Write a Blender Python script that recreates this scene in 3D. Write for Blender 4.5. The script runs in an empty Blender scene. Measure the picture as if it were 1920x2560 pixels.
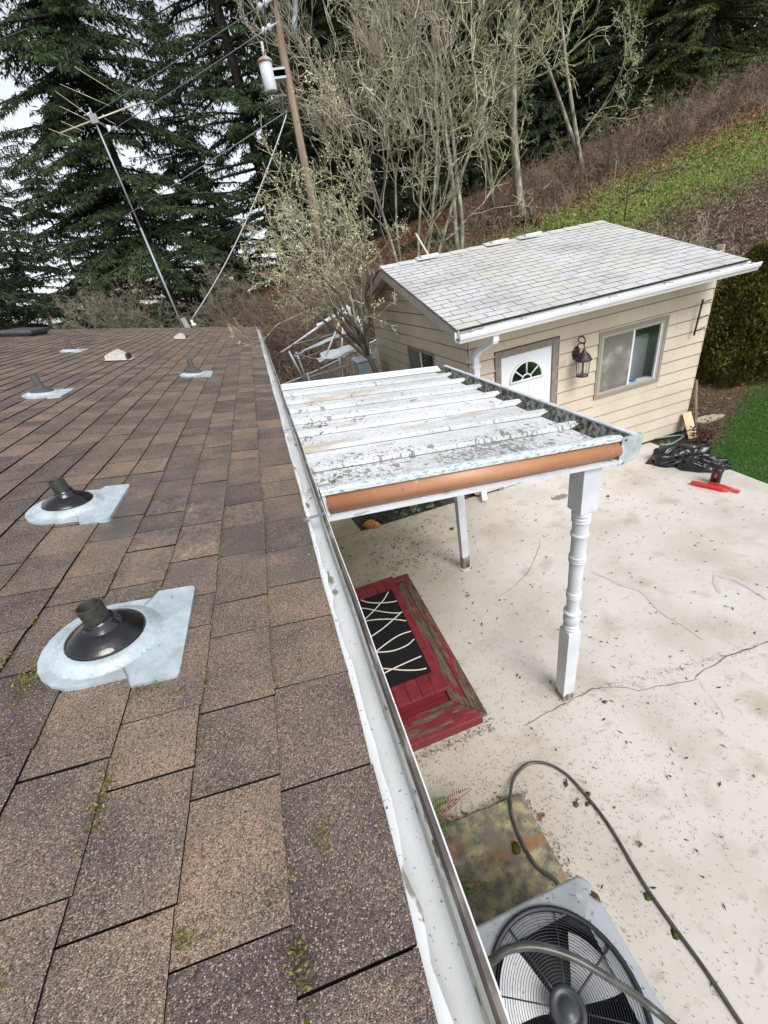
import bpy, math, random
import numpy as np
from mathutils import Vector, Matrix
random.seed(7); RNG=np.random.default_rng(7)
S=bpy.context.scene; COL=S.collection
PI=math.pi
H=3.25                                   # camera height above the patio
# ---------------------------------------------------------------- camera
def cam_axes(a=0.18875,b=0.5425,c=0.20494):
    ca,sa,cb,sb,cc,sc=math.cos(a),math.sin(a),math.cos(b),math.sin(b),math.cos(c),math.sin(c)
    f=np.array([sa*cb,ca*cb,sb]); r0=np.array([ca,-sa,0.]); d0=-np.cross(f,r0)
    r=cc*r0+sc*d0; d=-sc*r0+cc*d0
    fl=np.array([1,1,-1.])
    return r*fl,d*fl,f*fl
_r,_d,_f=cam_axes()
cd=bpy.data.cameras.new('camera'); cam=bpy.data.objects.new('camera',cd); COL.objects.link(cam)
m=Matrix.Identity(4)
for i in range(3):
    m[i][0]=_r[i]; m[i][1]=-_d[i]; m[i][2]=-_f[i]
m[2][3]=H
cam.matrix_world=m
cd.sensor_fit='AUTO'; cd.sensor_width=36; cd.lens=36*1000/2560; cd.clip_start=.02; cd.clip_end=600
S.camera=cam
# ---------------------------------------------------------------- world, sun, exposure
SUN_EL,SUN_AZ=math.radians(50),math.radians(165)     # azimuth from +Y towards +X
w=bpy.data.worlds.new('World'); S.world=w; w.use_nodes=True
nt=w.node_tree; nt.nodes.clear()
o=nt.nodes.new('ShaderNodeOutputWorld'); bg=nt.nodes.new('ShaderNodeBackground'); sk=nt.nodes.new('ShaderNodeTexSky')
sk.sky_type='NISHITA'; sk.sun_disc=False; sk.sun_elevation=SUN_EL; sk.sun_rotation=SUN_AZ; sk.dust_density=1.5; sk.air_density=1.0
hs=nt.nodes.new('ShaderNodeHueSaturation'); hs.inputs['Saturation'].default_value=.22
tc=nt.nodes.new('ShaderNodeTexCoord'); nz=nt.nodes.new('ShaderNodeTexNoise'); nz.inputs['Scale'].default_value=2.2; nz.inputs['Detail'].default_value=5
cr=nt.nodes.new('ShaderNodeValToRGB'); cr.color_ramp.elements[0].position=.3; cr.color_ramp.elements[0].color=(.85,.87,.9,1); cr.color_ramp.elements[1].position=.75; cr.color_ramp.elements[1].color=(1.1,1.1,1.1,1)
mx=nt.nodes.new('ShaderNodeMixRGB'); mx.blend_type='MULTIPLY'; mx.inputs[0].default_value=1
nt.links.new(tc.outputs['Generated'],nz.inputs['Vector']); nt.links.new(nz.outputs['Fac'],cr.inputs['Fac'])
nt.links.new(sk.outputs[0],hs.inputs['Color']); nt.links.new(hs.outputs[0],mx.inputs[1]); nt.links.new(cr.outputs[0],mx.inputs[2])
nt.links.new(mx.outputs[0],bg.inputs['Color']); bg.inputs['Strength'].default_value=.125; nt.links.new(bg.outputs[0],o.inputs[0])
sd=bpy.data.lights.new('sun','SUN'); sd.energy=1.5; sd.angle=math.radians(32); sd.color=(1,.97,.93)
so=bpy.data.objects.new('sun',sd); COL.objects.link(so)
sv=Vector((math.sin(SUN_AZ)*math.cos(SUN_EL),math.cos(SUN_AZ)*math.cos(SUN_EL),math.sin(SUN_EL)))
so.rotation_euler=sv.to_track_quat('Z','Y').to_euler()
S.view_settings.view_transform='Standard'; S.view_settings.look='None'; S.view_settings.exposure=0.88; S.view_settings.gamma=1
# ---------------------------------------------------------------- materials
MATS={}
def mat(name,col,rough=.7,metal=0,spec=.5,noise=None,bump=0,bscale=60,bdist=.01,coat=0,alpha=None,layers=(),rlayer=None,trans=0):
    """noise: (scale, [(pos,col)...], detail, stretch) ; layers: list of (scale, detail, lo, hi, colour, stretch, kind)"""
    if name in MATS: return MATS[name]
    M=bpy.data.materials.new(name); M.use_nodes=True; MATS[name]=M
    t=M.node_tree; N=t.nodes; L=t.links; b=N['Principled BSDF']
    b.inputs['Roughness'].default_value=rough; b.inputs['Metallic'].default_value=metal
    b.inputs['Specular IOR Level'].default_value=spec
    b.inputs['Base Color'].default_value=(*col,1)
    if coat: b.inputs['Coat Weight'].default_value=coat
    if trans: b.inputs['Transmission Weight'].default_value=trans
    if alpha is not None: b.inputs['Alpha'].default_value=alpha
    tc=N.new('ShaderNodeTexCoord')
    def vec(stretch):
        if stretch is None: return tc.outputs['Object']
        mp=N.new('ShaderNodeMapping'); mp.inputs['Scale'].default_value=stretch; L.new(tc.outputs['Object'],mp.inputs['Vector']); return mp.outputs[0]
    cur=None
    if noise:
        sc,stops,det,st=noise
        n=N.new('ShaderNodeTexNoise'); n.inputs['Scale'].default_value=sc; n.inputs['Detail'].default_value=det; L.new(vec(st),n.inputs['Vector'])
        r=N.new('ShaderNodeValToRGB'); el=r.color_ramp.elements
        while len(el)<len(stops): el.new(.5)
        for e,(p,c) in zip(el,stops): e.position=p; e.color=(*c,1)
        L.new(n.outputs['Fac'],r.inputs['Fac']); cur=r.outputs['Color']
    for (sc,det,lo,hi,c2,st,kind) in layers:
        if kind=='vor':
            n=N.new('ShaderNodeTexVoronoi'); n.inputs['Scale'].default_value=sc; out='Distance'
        else:
            n=N.new('ShaderNodeTexNoise'); n.inputs['Scale'].default_value=sc; n.inputs['Detail'].default_value=det; out='Fac'
        L.new(vec(st),n.inputs['Vector'])
        mr=N.new('ShaderNodeMapRange'); mr.inputs['From Min'].default_value=lo; mr.inputs['From Max'].default_value=hi; L.new(n.outputs[out],mr.inputs['Value'])
        mm=N.new('ShaderNodeMixRGB'); L.new(mr.outputs[0],mm.inputs[0]); mm.inputs[2].default_value=(*c2,1)
        if cur is None: mm.inputs[1].default_value=(*col,1)
        else: L.new(cur,mm.inputs[1])
        cur=mm.outputs[0]
    if cur is not None: L.new(cur,b.inputs['Base Color'])
    if rlayer:
        sc,lo,hi,r0,r1=rlayer
        n=N.new('ShaderNodeTexNoise'); n.inputs['Scale'].default_value=sc; n.inputs['Detail'].default_value=4; L.new(tc.outputs['Object'],n.inputs['Vector'])
        mr=N.new('ShaderNodeMapRange'); mr.inputs['From Min'].default_value=lo; mr.inputs['From Max'].default_value=hi; mr.inputs['To Min'].default_value=r0; mr.inputs['To Max'].default_value=r1
        L.new(n.outputs['Fac'],mr.inputs['Value']); L.new(mr.outputs[0],b.inputs['Roughness'])
    if bump:
        n=N.new('ShaderNodeTexNoise'); n.inputs['Scale'].default_value=bscale; n.inputs['Detail'].default_value=4; L.new(tc.outputs['Object'],n.inputs['Vector'])
        bp=N.new('ShaderNodeBump'); bp.inputs['Strength'].default_value=bump; bp.inputs['Distance'].default_value=bdist; L.new(n.outputs['Fac'],bp.inputs['Height']); L.new(bp.outputs[0],b.inputs['Normal'])
    return M
def leafmat(name,c0,c1,c2,scale=3.,rough=.75,fine=40):
    return mat(name,c1,rough,spec=.25,noise=(fine,[(.3,c0),(.5,c1),(.7,c2)],2,None),layers=[(scale,2,.45,.75,c0,None,'n')])
# ---------------------------------------------------------------- mesh builder and object helpers
class MB:
    def __init__(s): s.v=[];s.f=[];s.m=[];s.sm=[]
    def add(s,vs,fs,mi=0,smooth=False):
        b=len(s.v); s.v+= [tuple(p) for p in vs]; s.f+=[tuple(b+i for i in f) for f in fs]; s.m+=[mi]*len(fs); s.sm+=[smooth]*len(fs); return s
    def box(s,x0,x1,y0,y1,z0,z1,mi=0):
        v=[(x0,y0,z0),(x1,y0,z0),(x1,y1,z0),(x0,y1,z0),(x0,y0,z1),(x1,y0,z1),(x1,y1,z1),(x0,y1,z1)]
        return s.add(v,[(0,3,2,1),(4,5,6,7),(0,1,5,4),(1,2,6,5),(2,3,7,6),(3,0,4,7)],mi)
    def hexa(s,bot,top,mi=0):
        n=len(bot); return s.add(list(bot)+list(top),[tuple(range(n))[::-1],tuple(range(n,2*n))]+[(i,(i+1)%n,n+(i+1)%n,n+i) for i in range(n)],mi)
    def tube(s,pts,r,n=8,mi=0,cap=True,smooth=True):
        pts=[Vector(p) for p in pts]; k=len(pts); rs=r if isinstance(r,(list,tuple)) else [r]*k
        vs=[];u=None
        for i,p in enumerate(pts):
            t=(pts[min(i+1,k-1)]-pts[max(i-1,0)]);
            t=t.normalized() if t.length>1e-9 else Vector((0,0,1))
            if u is None: u=t.orthogonal().normalized()
            else:
                u=u-t*u.dot(t); u=u.normalized() if u.length>1e-6 else t.orthogonal().normalized()
            w_=t.cross(u)
            for j in range(n):
                a=2*PI*j/n; vs.append(p+(u*math.cos(a)+w_*math.sin(a))*rs[i])
        fs=[(i*n+j,i*n+(j+1)%n,(i+1)*n+(j+1)%n,(i+1)*n+j) for i in range(k-1) for j in range(n)]
        s.add(vs,fs,mi,smooth)
        if cap:
            b=len(s.v)-k*n; s.f+=[tuple(b+j for j in range(n))[::-1],tuple(b+(k-1)*n+j for j in range(n))]; s.m+=[mi]*2; s.sm+=[False]*2
        return s
    def lathe(s,prof,c=(0,0,0),n=24,mi=0,axis=None,smooth=True):
        """prof: [(r,h)...] about axis from c"""
        ax=Vector(axis).normalized() if axis is not None else Vector((0,0,1)); u=ax.orthogonal().normalized(); w_=ax.cross(u); c=Vector(c)
        vs=[];k=len(prof)
        for r,h in prof:
            for j in range(n):
                a=2*PI*j/n; vs.append(c+ax*h+(u*math.cos(a)+w_*math.sin(a))*r)
        return s.add(vs,[(i*n+j,i*n+(j+1)%n,(i+1)*n+(j+1)%n,(i+1)*n+j) for i in range(k-1) for j in range(n)],mi,smooth)
    def extr(s,prof,a,b,ax=1,mi=0,closed=True):
        """extrude a 2D profile along ax (0:x with (y,z) profile, 1:y with (x,z) profile, 2: z with (x,y))"""
        def P(p,t): return (t,p[0],p[1]) if ax==0 else ((p[0],t,p[1]) if ax==1 else (p[0],p[1],t))
        n=len(prof); vs=[P(p,a) for p in prof]+[P(p,b) for p in prof]
        fs=[(i,(i+1)%n,n+(i+1)%n,n+i) for i in range(n if closed else n-1)]
        if closed: fs+=[tuple(range(n))[::-1],tuple(range(n,2*n))]
        return s.add(vs,fs,mi)
    def ball(s,c,r,sc=(1,1,1),n=8,mi=0,jit=0):
        c=Vector(c);vs=[];k=n//2+1
        for i in range(k+1):
            th=PI*i/k
            for j in range(n):
                a=2*PI*j/n; q=r*(1+random.uniform(-jit,jit)); vs.append((c.x+q*sc[0]*math.sin(th)*math.cos(a),c.y+q*sc[1]*math.sin(th)*math.sin(a),c.z+q*sc[2]*math.cos(th)))
        return s.add(vs,[(i*n+j,(i+1)*n+j,(i+1)*n+(j+1)%n,i*n+(j+1)%n) for i in range(k) for j in range(n)],mi,True)
    def build(s,name,mats,parent=None,bevel=0,**kw):
        me=bpy.data.meshes.new(name); me.from_pydata(s.v,[],s.f)
        if not isinstance(mats,(list,tuple)): mats=[mats]
        for q in mats: me.materials.append(q)
        me.polygons.foreach_set('material_index',s.m); me.polygons.foreach_set('use_smooth',s.sm); me.update()
        ob=bpy.data.objects.new(name,me); COL.objects.link(ob)
        if parent is not None:
            ob.parent=parent; ob.location=-Vector(parent.location) if parent.type=='EMPTY' and parent.parent is None and not kw.get('local') else (0,0,0)
        if bevel:
            bm_=ob.modifiers.new('b','BEVEL'); bm_.width=bevel; bm_.segments=2; bm_.limit_method='ANGLE'
        kw.pop('local',None)
        for k_,v_ in kw.items(): ob[k_]=v_
        return ob
def tag(o,label=None,cat=None,group=None,kind=None):
    if label: o['label']=label
    if cat: o['category']=cat
    if group: o['group']=group
    if kind: o['kind']=kind
    return o
def thing(name,loc,label,cat,group=None):
    e=bpy.data.objects.new(name,None); COL.objects.link(e); e.location=loc; e.empty_display_size=.2
    return tag(e,label,cat,group)
def copy_tree(o,parent=None):
    c=o.copy(); COL.objects.link(c); c.parent=parent
    for ch in list(o.children): copy_tree(ch,c)
    return c
def npmesh(name,V,F,mats,parent=None,mi=None,smooth=False,local=False):
    """V (n,3), F (m,k) with k=3 or 4"""
    V=np.asarray(V,np.float32); F=np.asarray(F,np.int32); k=F.shape[1]
    me=bpy.data.meshes.new(name); me.vertices.add(len(V)); me.vertices.foreach_set('co',V.ravel())
    me.loops.add(F.size); me.loops.foreach_set('vertex_index',F.ravel()); me.polygons.add(len(F))
    me.polygons.foreach_set('loop_start',np.arange(0,F.size,k,dtype=np.int32)); me.polygons.foreach_set('loop_total',np.full(len(F),k,np.int32))
    if not isinstance(mats,(list,tuple)): mats=[mats]
    for q in mats: me.materials.append(q)
    if mi is not None: me.polygons.foreach_set('material_index',np.asarray(mi,np.int32))
    me.update(calc_edges=True)
    ob=bpy.data.objects.new(name,me); COL.objects.link(ob)
    if parent is not None:
        ob.parent=parent
        if not local and parent.parent is None and parent.type=='EMPTY': ob.location=-Vector(parent.location)
    return ob
def nrm(a): return a/np.maximum(np.linalg.norm(a,axis=-1,keepdims=True),1e-9)
def blades(P,D,Ln,W,nhint=None):
    """flat diamond blades from P along D; returns V,F (quads)"""
    n=len(P); D=nrm(D); R=nrm(np.cross(D,RNG.normal(size=(n,3)))) if nhint is None else nrm(np.cross(D,nhint))
    Ln=np.broadcast_to(Ln,(n,))[:,None]; W=np.broadcast_to(W,(n,))[:,None]
    V=np.stack([P,P+D*Ln*.45+R*W*.5,P+D*Ln,P+D*Ln*.45-R*W*.5],1).reshape(-1,3)
    return V,np.arange(4*n).reshape(n,4)
def merge(parts):
    Vs=[];Fs=[];b=0
    for V,F in parts: Vs.append(V);Fs.append(F+b);b+=len(V)
    return np.concatenate(Vs),np.concatenate(Fs)
# pixel helper used only to work out real positions: point on the plane y=Y seen at photo pixel (px,py)
def at(px,py,Y):
    d=_r*(px-960)/1000+_d*(py-1280)/1000+_f; t=Y/d[1]; return Vector((d[0]*t,Y,H+d[2]*t))
def atz(px,py,z=0.):
    d=_r*(px-960)/1000+_d*(py-1280)/1000+_f; t=(z-H)/d[2]; return Vector((d[0]*t,d[1]*t,z))
# ---------------------------------------------------------------- terrain
def hill(x,y):
    x=np.asarray(x,float); y=np.asarray(y,float)
    yc=np.minimum(y,24)+np.maximum(y-24,0)*.15; xc=np.minimum(x,34)+np.maximum(x-34,0)*.15
    t=.26*(yc-8.5)+.18*(xc-5)
    sp=np.where(t>4,t,np.log1p(np.exp(np.clip(t*3.5,-40,40)))/3.5)
    lump=.07*np.sin(x*1.1+y*.6)*np.sin(y*.9-x*.4)+.05*np.sin(x*2.3)*np.sin(y*2.1)
    return sp+lump*np.clip(t,0,1)-.03
def hz(x,y): return float(hill(x,y))
# ================================================================ GROUND
def grid_ground():
    xs=np.concatenate([np.arange(-90,-6,4.),np.arange(-6,36,.35),np.arange(36,120,4.)]); ys=np.concatenate([np.arange(-30,3,3.),np.arange(3,36,.35),np.arange(36,140,4.)])
    X,Y=np.meshgrid(xs,ys); Z=hill(X,Y)
    V=np.stack([X,Y,Z],-1).reshape(-1,3); nx=len(xs); ny=len(ys)
    i=np.arange(nx-1)[None,:]+nx*np.arange(ny-1)[:,None]; i=i.ravel()
    return V,np.stack([i,i+1,i+nx+1,i+nx],1)
def ground_mat():
    M=bpy.data.materials.new('hillside_ground'); M.use_nodes=True; t=M.node_tree; N=t.nodes; L=t.links; b=N['Principled BSDF']; b.inputs['Roughness'].default_value=.9; b.inputs['Specular IOR Level'].default_value=.2
    tc=N.new('ShaderNodeTexCoord'); sep=N.new('ShaderNodeSeparateXYZ'); L.new(tc.outputs['Object'],sep.inputs[0])
    def noise(s,d=4,off=0):
        n=N.new('ShaderNodeTexNoise'); n.inputs['Scale'].default_value=s; n.inputs['Detail'].default_value=d; L.new(tc.outputs['Object'],n.inputs['Vector']); return n.outputs['Fac']
    def ramp(f,stops):
        r=N.new('ShaderNodeValToRGB'); el=r.color_ramp.elements
        while len(el)<len(stops): el.new(.5)
        for e,(p,c) in zip(el,stops): e.position=p; e.color=(*c,1)
        L.new(f,r.inputs[0]); return r.outputs[0]
    def math_(op,a,b_=0.):
        m_=N.new('ShaderNodeMath'); m_.operation=op
        for i,q in enumerate((a,b_)):
            if isinstance(q,(int,float)): m_.inputs[i].default_value=q
            else: L.new(q,m_.inputs[i])
        return m_.outputs[0]
    def mr(f,a,b_):
        m_=N.new('ShaderNodeMapRange'); m_.inputs[1].default_value=a; m_.inputs[2].default_value=b_; L.new(f,m_.inputs[0]); return m_.outputs[0]
    def mix(f,a,b_):
        m_=N.new('ShaderNodeMixRGB'); L.new(f,m_.inputs[0]); L.new(a,m_.inputs[1]); L.new(b_,m_.inputs[2]); return m_.outputs[0]
    x,y=sep.outputs['X'],sep.outputs['Y']
    grass=ramp(noise(35,3),[(.3,(.07,.11,.02)),(.5,(.13,.18,.035)),(.7,(.21,.26,.07))])
    dark=ramp(noise(50,4),[(.3,(.035,.024,.016)),(.5,(.09,.06,.042)),(.72,(.2,.14,.1))])
    leaf=ramp(noise(28,4),[(.3,(.06,.032,.018)),(.5,(.17,.085,.045)),(.7,(.33,.2,.11))])
    soil=ramp(noise(14,5),[(.3,(.035,.025,.016)),(.6,(.1,.075,.05)),(.8,(.16,.13,.08))])
    wob=math_('MULTIPLY',math_('SUBTRACT',noise(.5,4),.5),5.)
    # grass strip on the hill: between the brown bank (nearer) and the wood edge
    v=math_('ADD',math_('SUBTRACT',y,math_('MULTIPLY',x,.02)),wob)
    nearbank=mr(v,12.8,13.6)                       # 0 brown bank, 1 grass
    rightness=mr(math_('ADD',x,wob),7.5,11.)         # leaf litter left, grass right
    c=mix(rightness,leaf,grass)
    c=mix(mr(math_('ADD',v,math_('MULTIPLY',noise(6,3),2.)),17.6,19.3),c,leaf)
    bank=mix(mr(x,8.,9.5),leaf,dark)
    bank=mix(mr(noise(1.2,4),.56,.68),bank,grass)
    c=mix(nearbank,bank,c)
    # flat lawn to the right of the patio and behind the shed on the left
    lawnR=mr(math_('SUBTRACT',math_('ADD',math_('MULTIPLY',x,.55),math_('MULTIPLY',wob,.08)),y),-1.0,-.7)
    flat=mix(lawnR,soil,ramp(noise(45,3),[(.3,(.022,.06,.012)),(.55,(.04,.105,.018)),(.75,(.08,.16,.035))]))
    lg=mix(mr(math_('ADD',noise(1.3,4),math_('MULTIPLY',x,-.03)),.44,.52),leaf,ramp(noise(30,3),[(.3,(.03,.06,.012)),(.6,(.07,.13,.025)),(.8,(.12,.19,.05))]))
    flat=mix(mr(y,6.6,7.0),flat,lg)
    h=mr(math_('SUBTRACT',math_('ADD',math_('MULTIPLY',y,.26),math_('MULTIPLY',x,.18)),3.11),-.35,.15)
    c=mix(h,flat,c); L.new(c,b.inputs['Base Color'])
    bp=N.new('ShaderNodeBump'); bp.inputs['Strength'].default_value=.8; bp.inputs['Distance'].default_value=.05; L.new(noise(40,4),bp.inputs['Height']); L.new(bp.outputs[0],b.inputs['Normal'])
    return M
V,F=grid_ground(); g=npmesh('ground',V,F,ground_mat()); tag(g,kind='structure'); g.data.polygons.foreach_set('use_smooth',[True]*len(g.data.polygons))
# ---- patio
def patio_mat():
    M=mat('painted_concrete',(.62,.58,.54),.55,noise=(1.4,[(.3,(.44,.405,.35)),(.5,(.545,.505,.468)),(.7,(.59,.555,.527))],6,None),bump=.12,bscale=90,bdist=.004,
      layers=[(3.1,6,.56,.74,(.40,.36,.29),None,'n'),(260,2,.64,.72,(.27,.24,.21),None,'n'),(9,8,.60,.72,(.42,.385,.33),(1,1.6,1),'n')],rlayer=(2.5,.4,.6,.35,.65))
    t=M.node_tree; N=t.nodes; L=t.links; b=N['Principled BSDF']; src=b.inputs['Base Color'].links[0].from_socket
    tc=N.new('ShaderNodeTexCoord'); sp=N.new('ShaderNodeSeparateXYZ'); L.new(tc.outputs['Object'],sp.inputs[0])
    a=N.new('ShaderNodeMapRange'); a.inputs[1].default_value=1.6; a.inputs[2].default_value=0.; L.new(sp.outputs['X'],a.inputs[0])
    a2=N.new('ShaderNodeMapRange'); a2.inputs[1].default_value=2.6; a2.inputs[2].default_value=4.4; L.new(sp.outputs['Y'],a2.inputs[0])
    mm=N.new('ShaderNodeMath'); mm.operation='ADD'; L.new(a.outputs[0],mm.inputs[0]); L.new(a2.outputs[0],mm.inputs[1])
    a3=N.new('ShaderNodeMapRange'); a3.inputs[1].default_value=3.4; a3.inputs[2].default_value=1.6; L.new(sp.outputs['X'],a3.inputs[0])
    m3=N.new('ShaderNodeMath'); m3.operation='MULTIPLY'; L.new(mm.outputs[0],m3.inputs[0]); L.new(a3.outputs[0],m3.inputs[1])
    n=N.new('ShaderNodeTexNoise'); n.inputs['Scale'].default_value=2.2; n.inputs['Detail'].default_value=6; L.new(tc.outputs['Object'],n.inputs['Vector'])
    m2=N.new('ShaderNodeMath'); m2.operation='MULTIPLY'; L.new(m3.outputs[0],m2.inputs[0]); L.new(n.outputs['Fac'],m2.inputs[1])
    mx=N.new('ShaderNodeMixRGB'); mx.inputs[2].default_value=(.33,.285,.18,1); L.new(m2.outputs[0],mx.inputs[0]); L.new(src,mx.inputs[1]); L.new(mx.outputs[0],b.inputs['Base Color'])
    return M
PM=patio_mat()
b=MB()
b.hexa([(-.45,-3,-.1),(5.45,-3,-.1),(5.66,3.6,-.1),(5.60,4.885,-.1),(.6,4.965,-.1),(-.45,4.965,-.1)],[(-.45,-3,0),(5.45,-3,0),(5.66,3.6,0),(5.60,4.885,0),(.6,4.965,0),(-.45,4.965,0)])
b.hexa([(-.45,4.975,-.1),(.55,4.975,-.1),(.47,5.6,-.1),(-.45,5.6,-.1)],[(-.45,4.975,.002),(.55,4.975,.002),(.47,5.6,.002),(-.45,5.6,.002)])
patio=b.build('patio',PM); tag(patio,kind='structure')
# cracks: thin jagged ribbons on the slab
def ribbon(b,pts,w,z=.0045,jit=.012,sub=14):
    P=[]
    for i in range(len(pts)-1):
        a,c=Vector(pts[i]),Vector(pts[i+1])
        n=max(2,int((c-a).length*sub))
        for k in range(n): 
            q=a.lerp(c,k/n); P.append(Vector((q.x+random.uniform(-jit,jit),q.y+random.uniform(-jit,jit))))
    P.append(Vector(pts[-1])); vs=[]
    for i,p in enumerate(P):
        t=(P[min(i+1,len(P)-1)]-P[max(i-1,0)]).normalized(); n=Vector((-t.y,t.x)); ww=w*random.uniform(.4,1.3)*(1 if 2<i<len(P)-3 else .5)
        vs+=[(p.x+n.x*ww,p.y+n.y*ww,z),(p.x-n.x*ww,p.y-n.y*ww,z)]
    b.add(vs,[(2*i,2*i+1,2*i+3,2*i+2) for i in range(len(P)-1)])
b=MB(); px=[(1919,1605),(1800,1650),(1745,1688),(1740,1700),(1600,1728),(1540,1718),(1480,1722),(1440,1745),(1350,1795),(1310,1815)]
cpts=[tuple(atz(*p).xy) for p in px]; cpts.insert(0,(4.6,1.35)); ribbon(b,cpts,.004)
ribbon(b,[tuple(atz(*p).xy) for p in [(1742,1695),(1790,1760),(1810,1800)]],.0018)
ribbon(b,[tuple(atz(*p).xy) for p in [(1350,1345),(1345,1380),(1320,1430),(1290,1465),(1240,1495)]],.0022)
ribbon(b,[tuple(atz(*p).xy) for p in [(1205,1925),(1250,1922),(1310,1905)]],.0015)
ribbon(b,[(-.4,4.965),(.55,4.965)],.004,jit=.002)
b.build('crack',mat('crack_dark',(.16,.12,.085),.9),patio)
b=MB(); 
for pts,w in (([(1480,1430),(1530,1450),(1600,1475),(1650,1520),(1700,1560),(1760,1600)],.008),([(1800,1480),(1790,1440),(1830,1445),(1919,1500)],.010)):
    ribbon(b,[tuple(atz(*p).xy) for p in pts],w*4,z=.004,jit=.02,sub=5)
b.build('water_stain',mat('damp_stain',(.50,.46,.415),.4),patio)
b=MB(); c=atz(1400,1243); 
P=[(c.x+.13*math.cos(a)*random.uniform(.8,1.1),c.y+.07*math.sin(a)*random.uniform(.7,1.1)) for a in [k*PI/9 for k in range(18)]]
b.add([(x,y,.004) for x,y in P],[tuple(range(18))]); b.build('patch',mat('dark_patch',(.2,.18,.15),.8,noise=(60,[(.3,(.1,.09,.07)),(.7,(.33,.3,.26))],4,None)),patio)
# ---- garden bed behind the patio
b=MB(); n=30
for i in range(n):
    for j in range(12):
        pass
xs=np.linspace(.45,2.38,60); ys=np.linspace(4.975,6.2,40); X,Y=np.meshgrid(xs,ys); Z=-.06+.03*RNG.random(X.shape)+.04*np.sin(X*7)*np.sin(Y*9)-.03*(Y<5.02)
i=(np.arange(59)[None,:]+60*np.arange(39)[:,None]).ravel()
gb=npmesh('garden_bed',np.stack([X,Y,Z+.03],-1).reshape(-1,3),np.stack([i,i+1,i+61,i+60],1),mat('garden_soil',(.03,.022,.015),.95,noise=(30,[(.3,(.012,.01,.008)),(.7,(.07,.055,.04))],5,None),bump=.8,bscale=60,bdist=.02)); tag(gb,kind='structure')
for k in range(26):
    b=MB(); x=random.uniform(1.0,2.3); y=5.0+random.random()**1.5*.5+.05
    b.ball((x,y,.0),random.uniform(.035,.075),(1,random.uniform(.7,1),.6),7,jit=.16)
    st=b.build('garden_stone',mat('grey_stone',(.12,.12,.12),.7,noise=(20,[(.3,(.05,.05,.055)),(.7,(.17,.165,.16))],4,None),bump=.3,bscale=50)); tag(st,'dark grey stone lying in the garden bed beyond the patio edge','stone','dark stones in the garden bed beyond the patio')
b=MB(); c=atz(930,1312,.02); 
d=Vector((.11,-.12,0)).normalized(); s_=Vector((-d.y,d.x,0)); vs=[]
for zz,q in ((-.03,.9),(.03,1.05),(.075,.7)):
    for a_,c_ in ((-1,-1),(-.6,-1.12),(.5,-.95),(1,-.7),(1.08,.3),(.7,1),(-.3,1.1),(-1,.8)):
        p=c+d*(.13*a_*q)+s_*(.065*c_*q); vs.append((p.x,p.y,zz+.012*random.uniform(-1,1)))
b.add(vs,[(i+8*r,(i+1)%8+8*r,(i+1)%8+8*r+8,i+8*r+8) for r in (0,1) for i in range(8)]+[tuple(range(16,24)),tuple(range(7,-1,-1))])
w_=b.build('wood_chunk',mat('orange_wood',(.45,.18,.05),.8,noise=(18,[(.3,(.16,.07,.025)),(.5,(.42,.18,.05)),(.7,(.6,.33,.12))],5,(1,3,1)),bump=.6,bscale=50),bevel=.008); tag(w_,'weathered orange chunk of wood in the bed at the patio corner','wood chunk')
# low ivy in the bed
P=np.stack([RNG.uniform(.66,1.9,2600),4.99+RNG.random(2600)**1.2*.8,RNG.uniform(-.01,.07,2600)],1); keep=(P[:,0]+ (P[:,1]-5)*1.2 < 2.1)&(P[:,0]>.82-(P[:,1]-5)); P=P[keep]
D=nrm(RNG.normal(size=P.shape)+[0,0,.7]); V,F=blades(P,D,RNG.uniform(.015,.04,len(P)),RNG.uniform(.012,.025,len(P)))
iv=npmesh('ground_ivy',V,F,leafmat('ivy_leaf',(.012,.025,.01),(.025,.05,.018),(.07,.1,.05))); tag(iv,'dark creeping ivy covering the garden bed','ground cover',kind='stuff')
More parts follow.
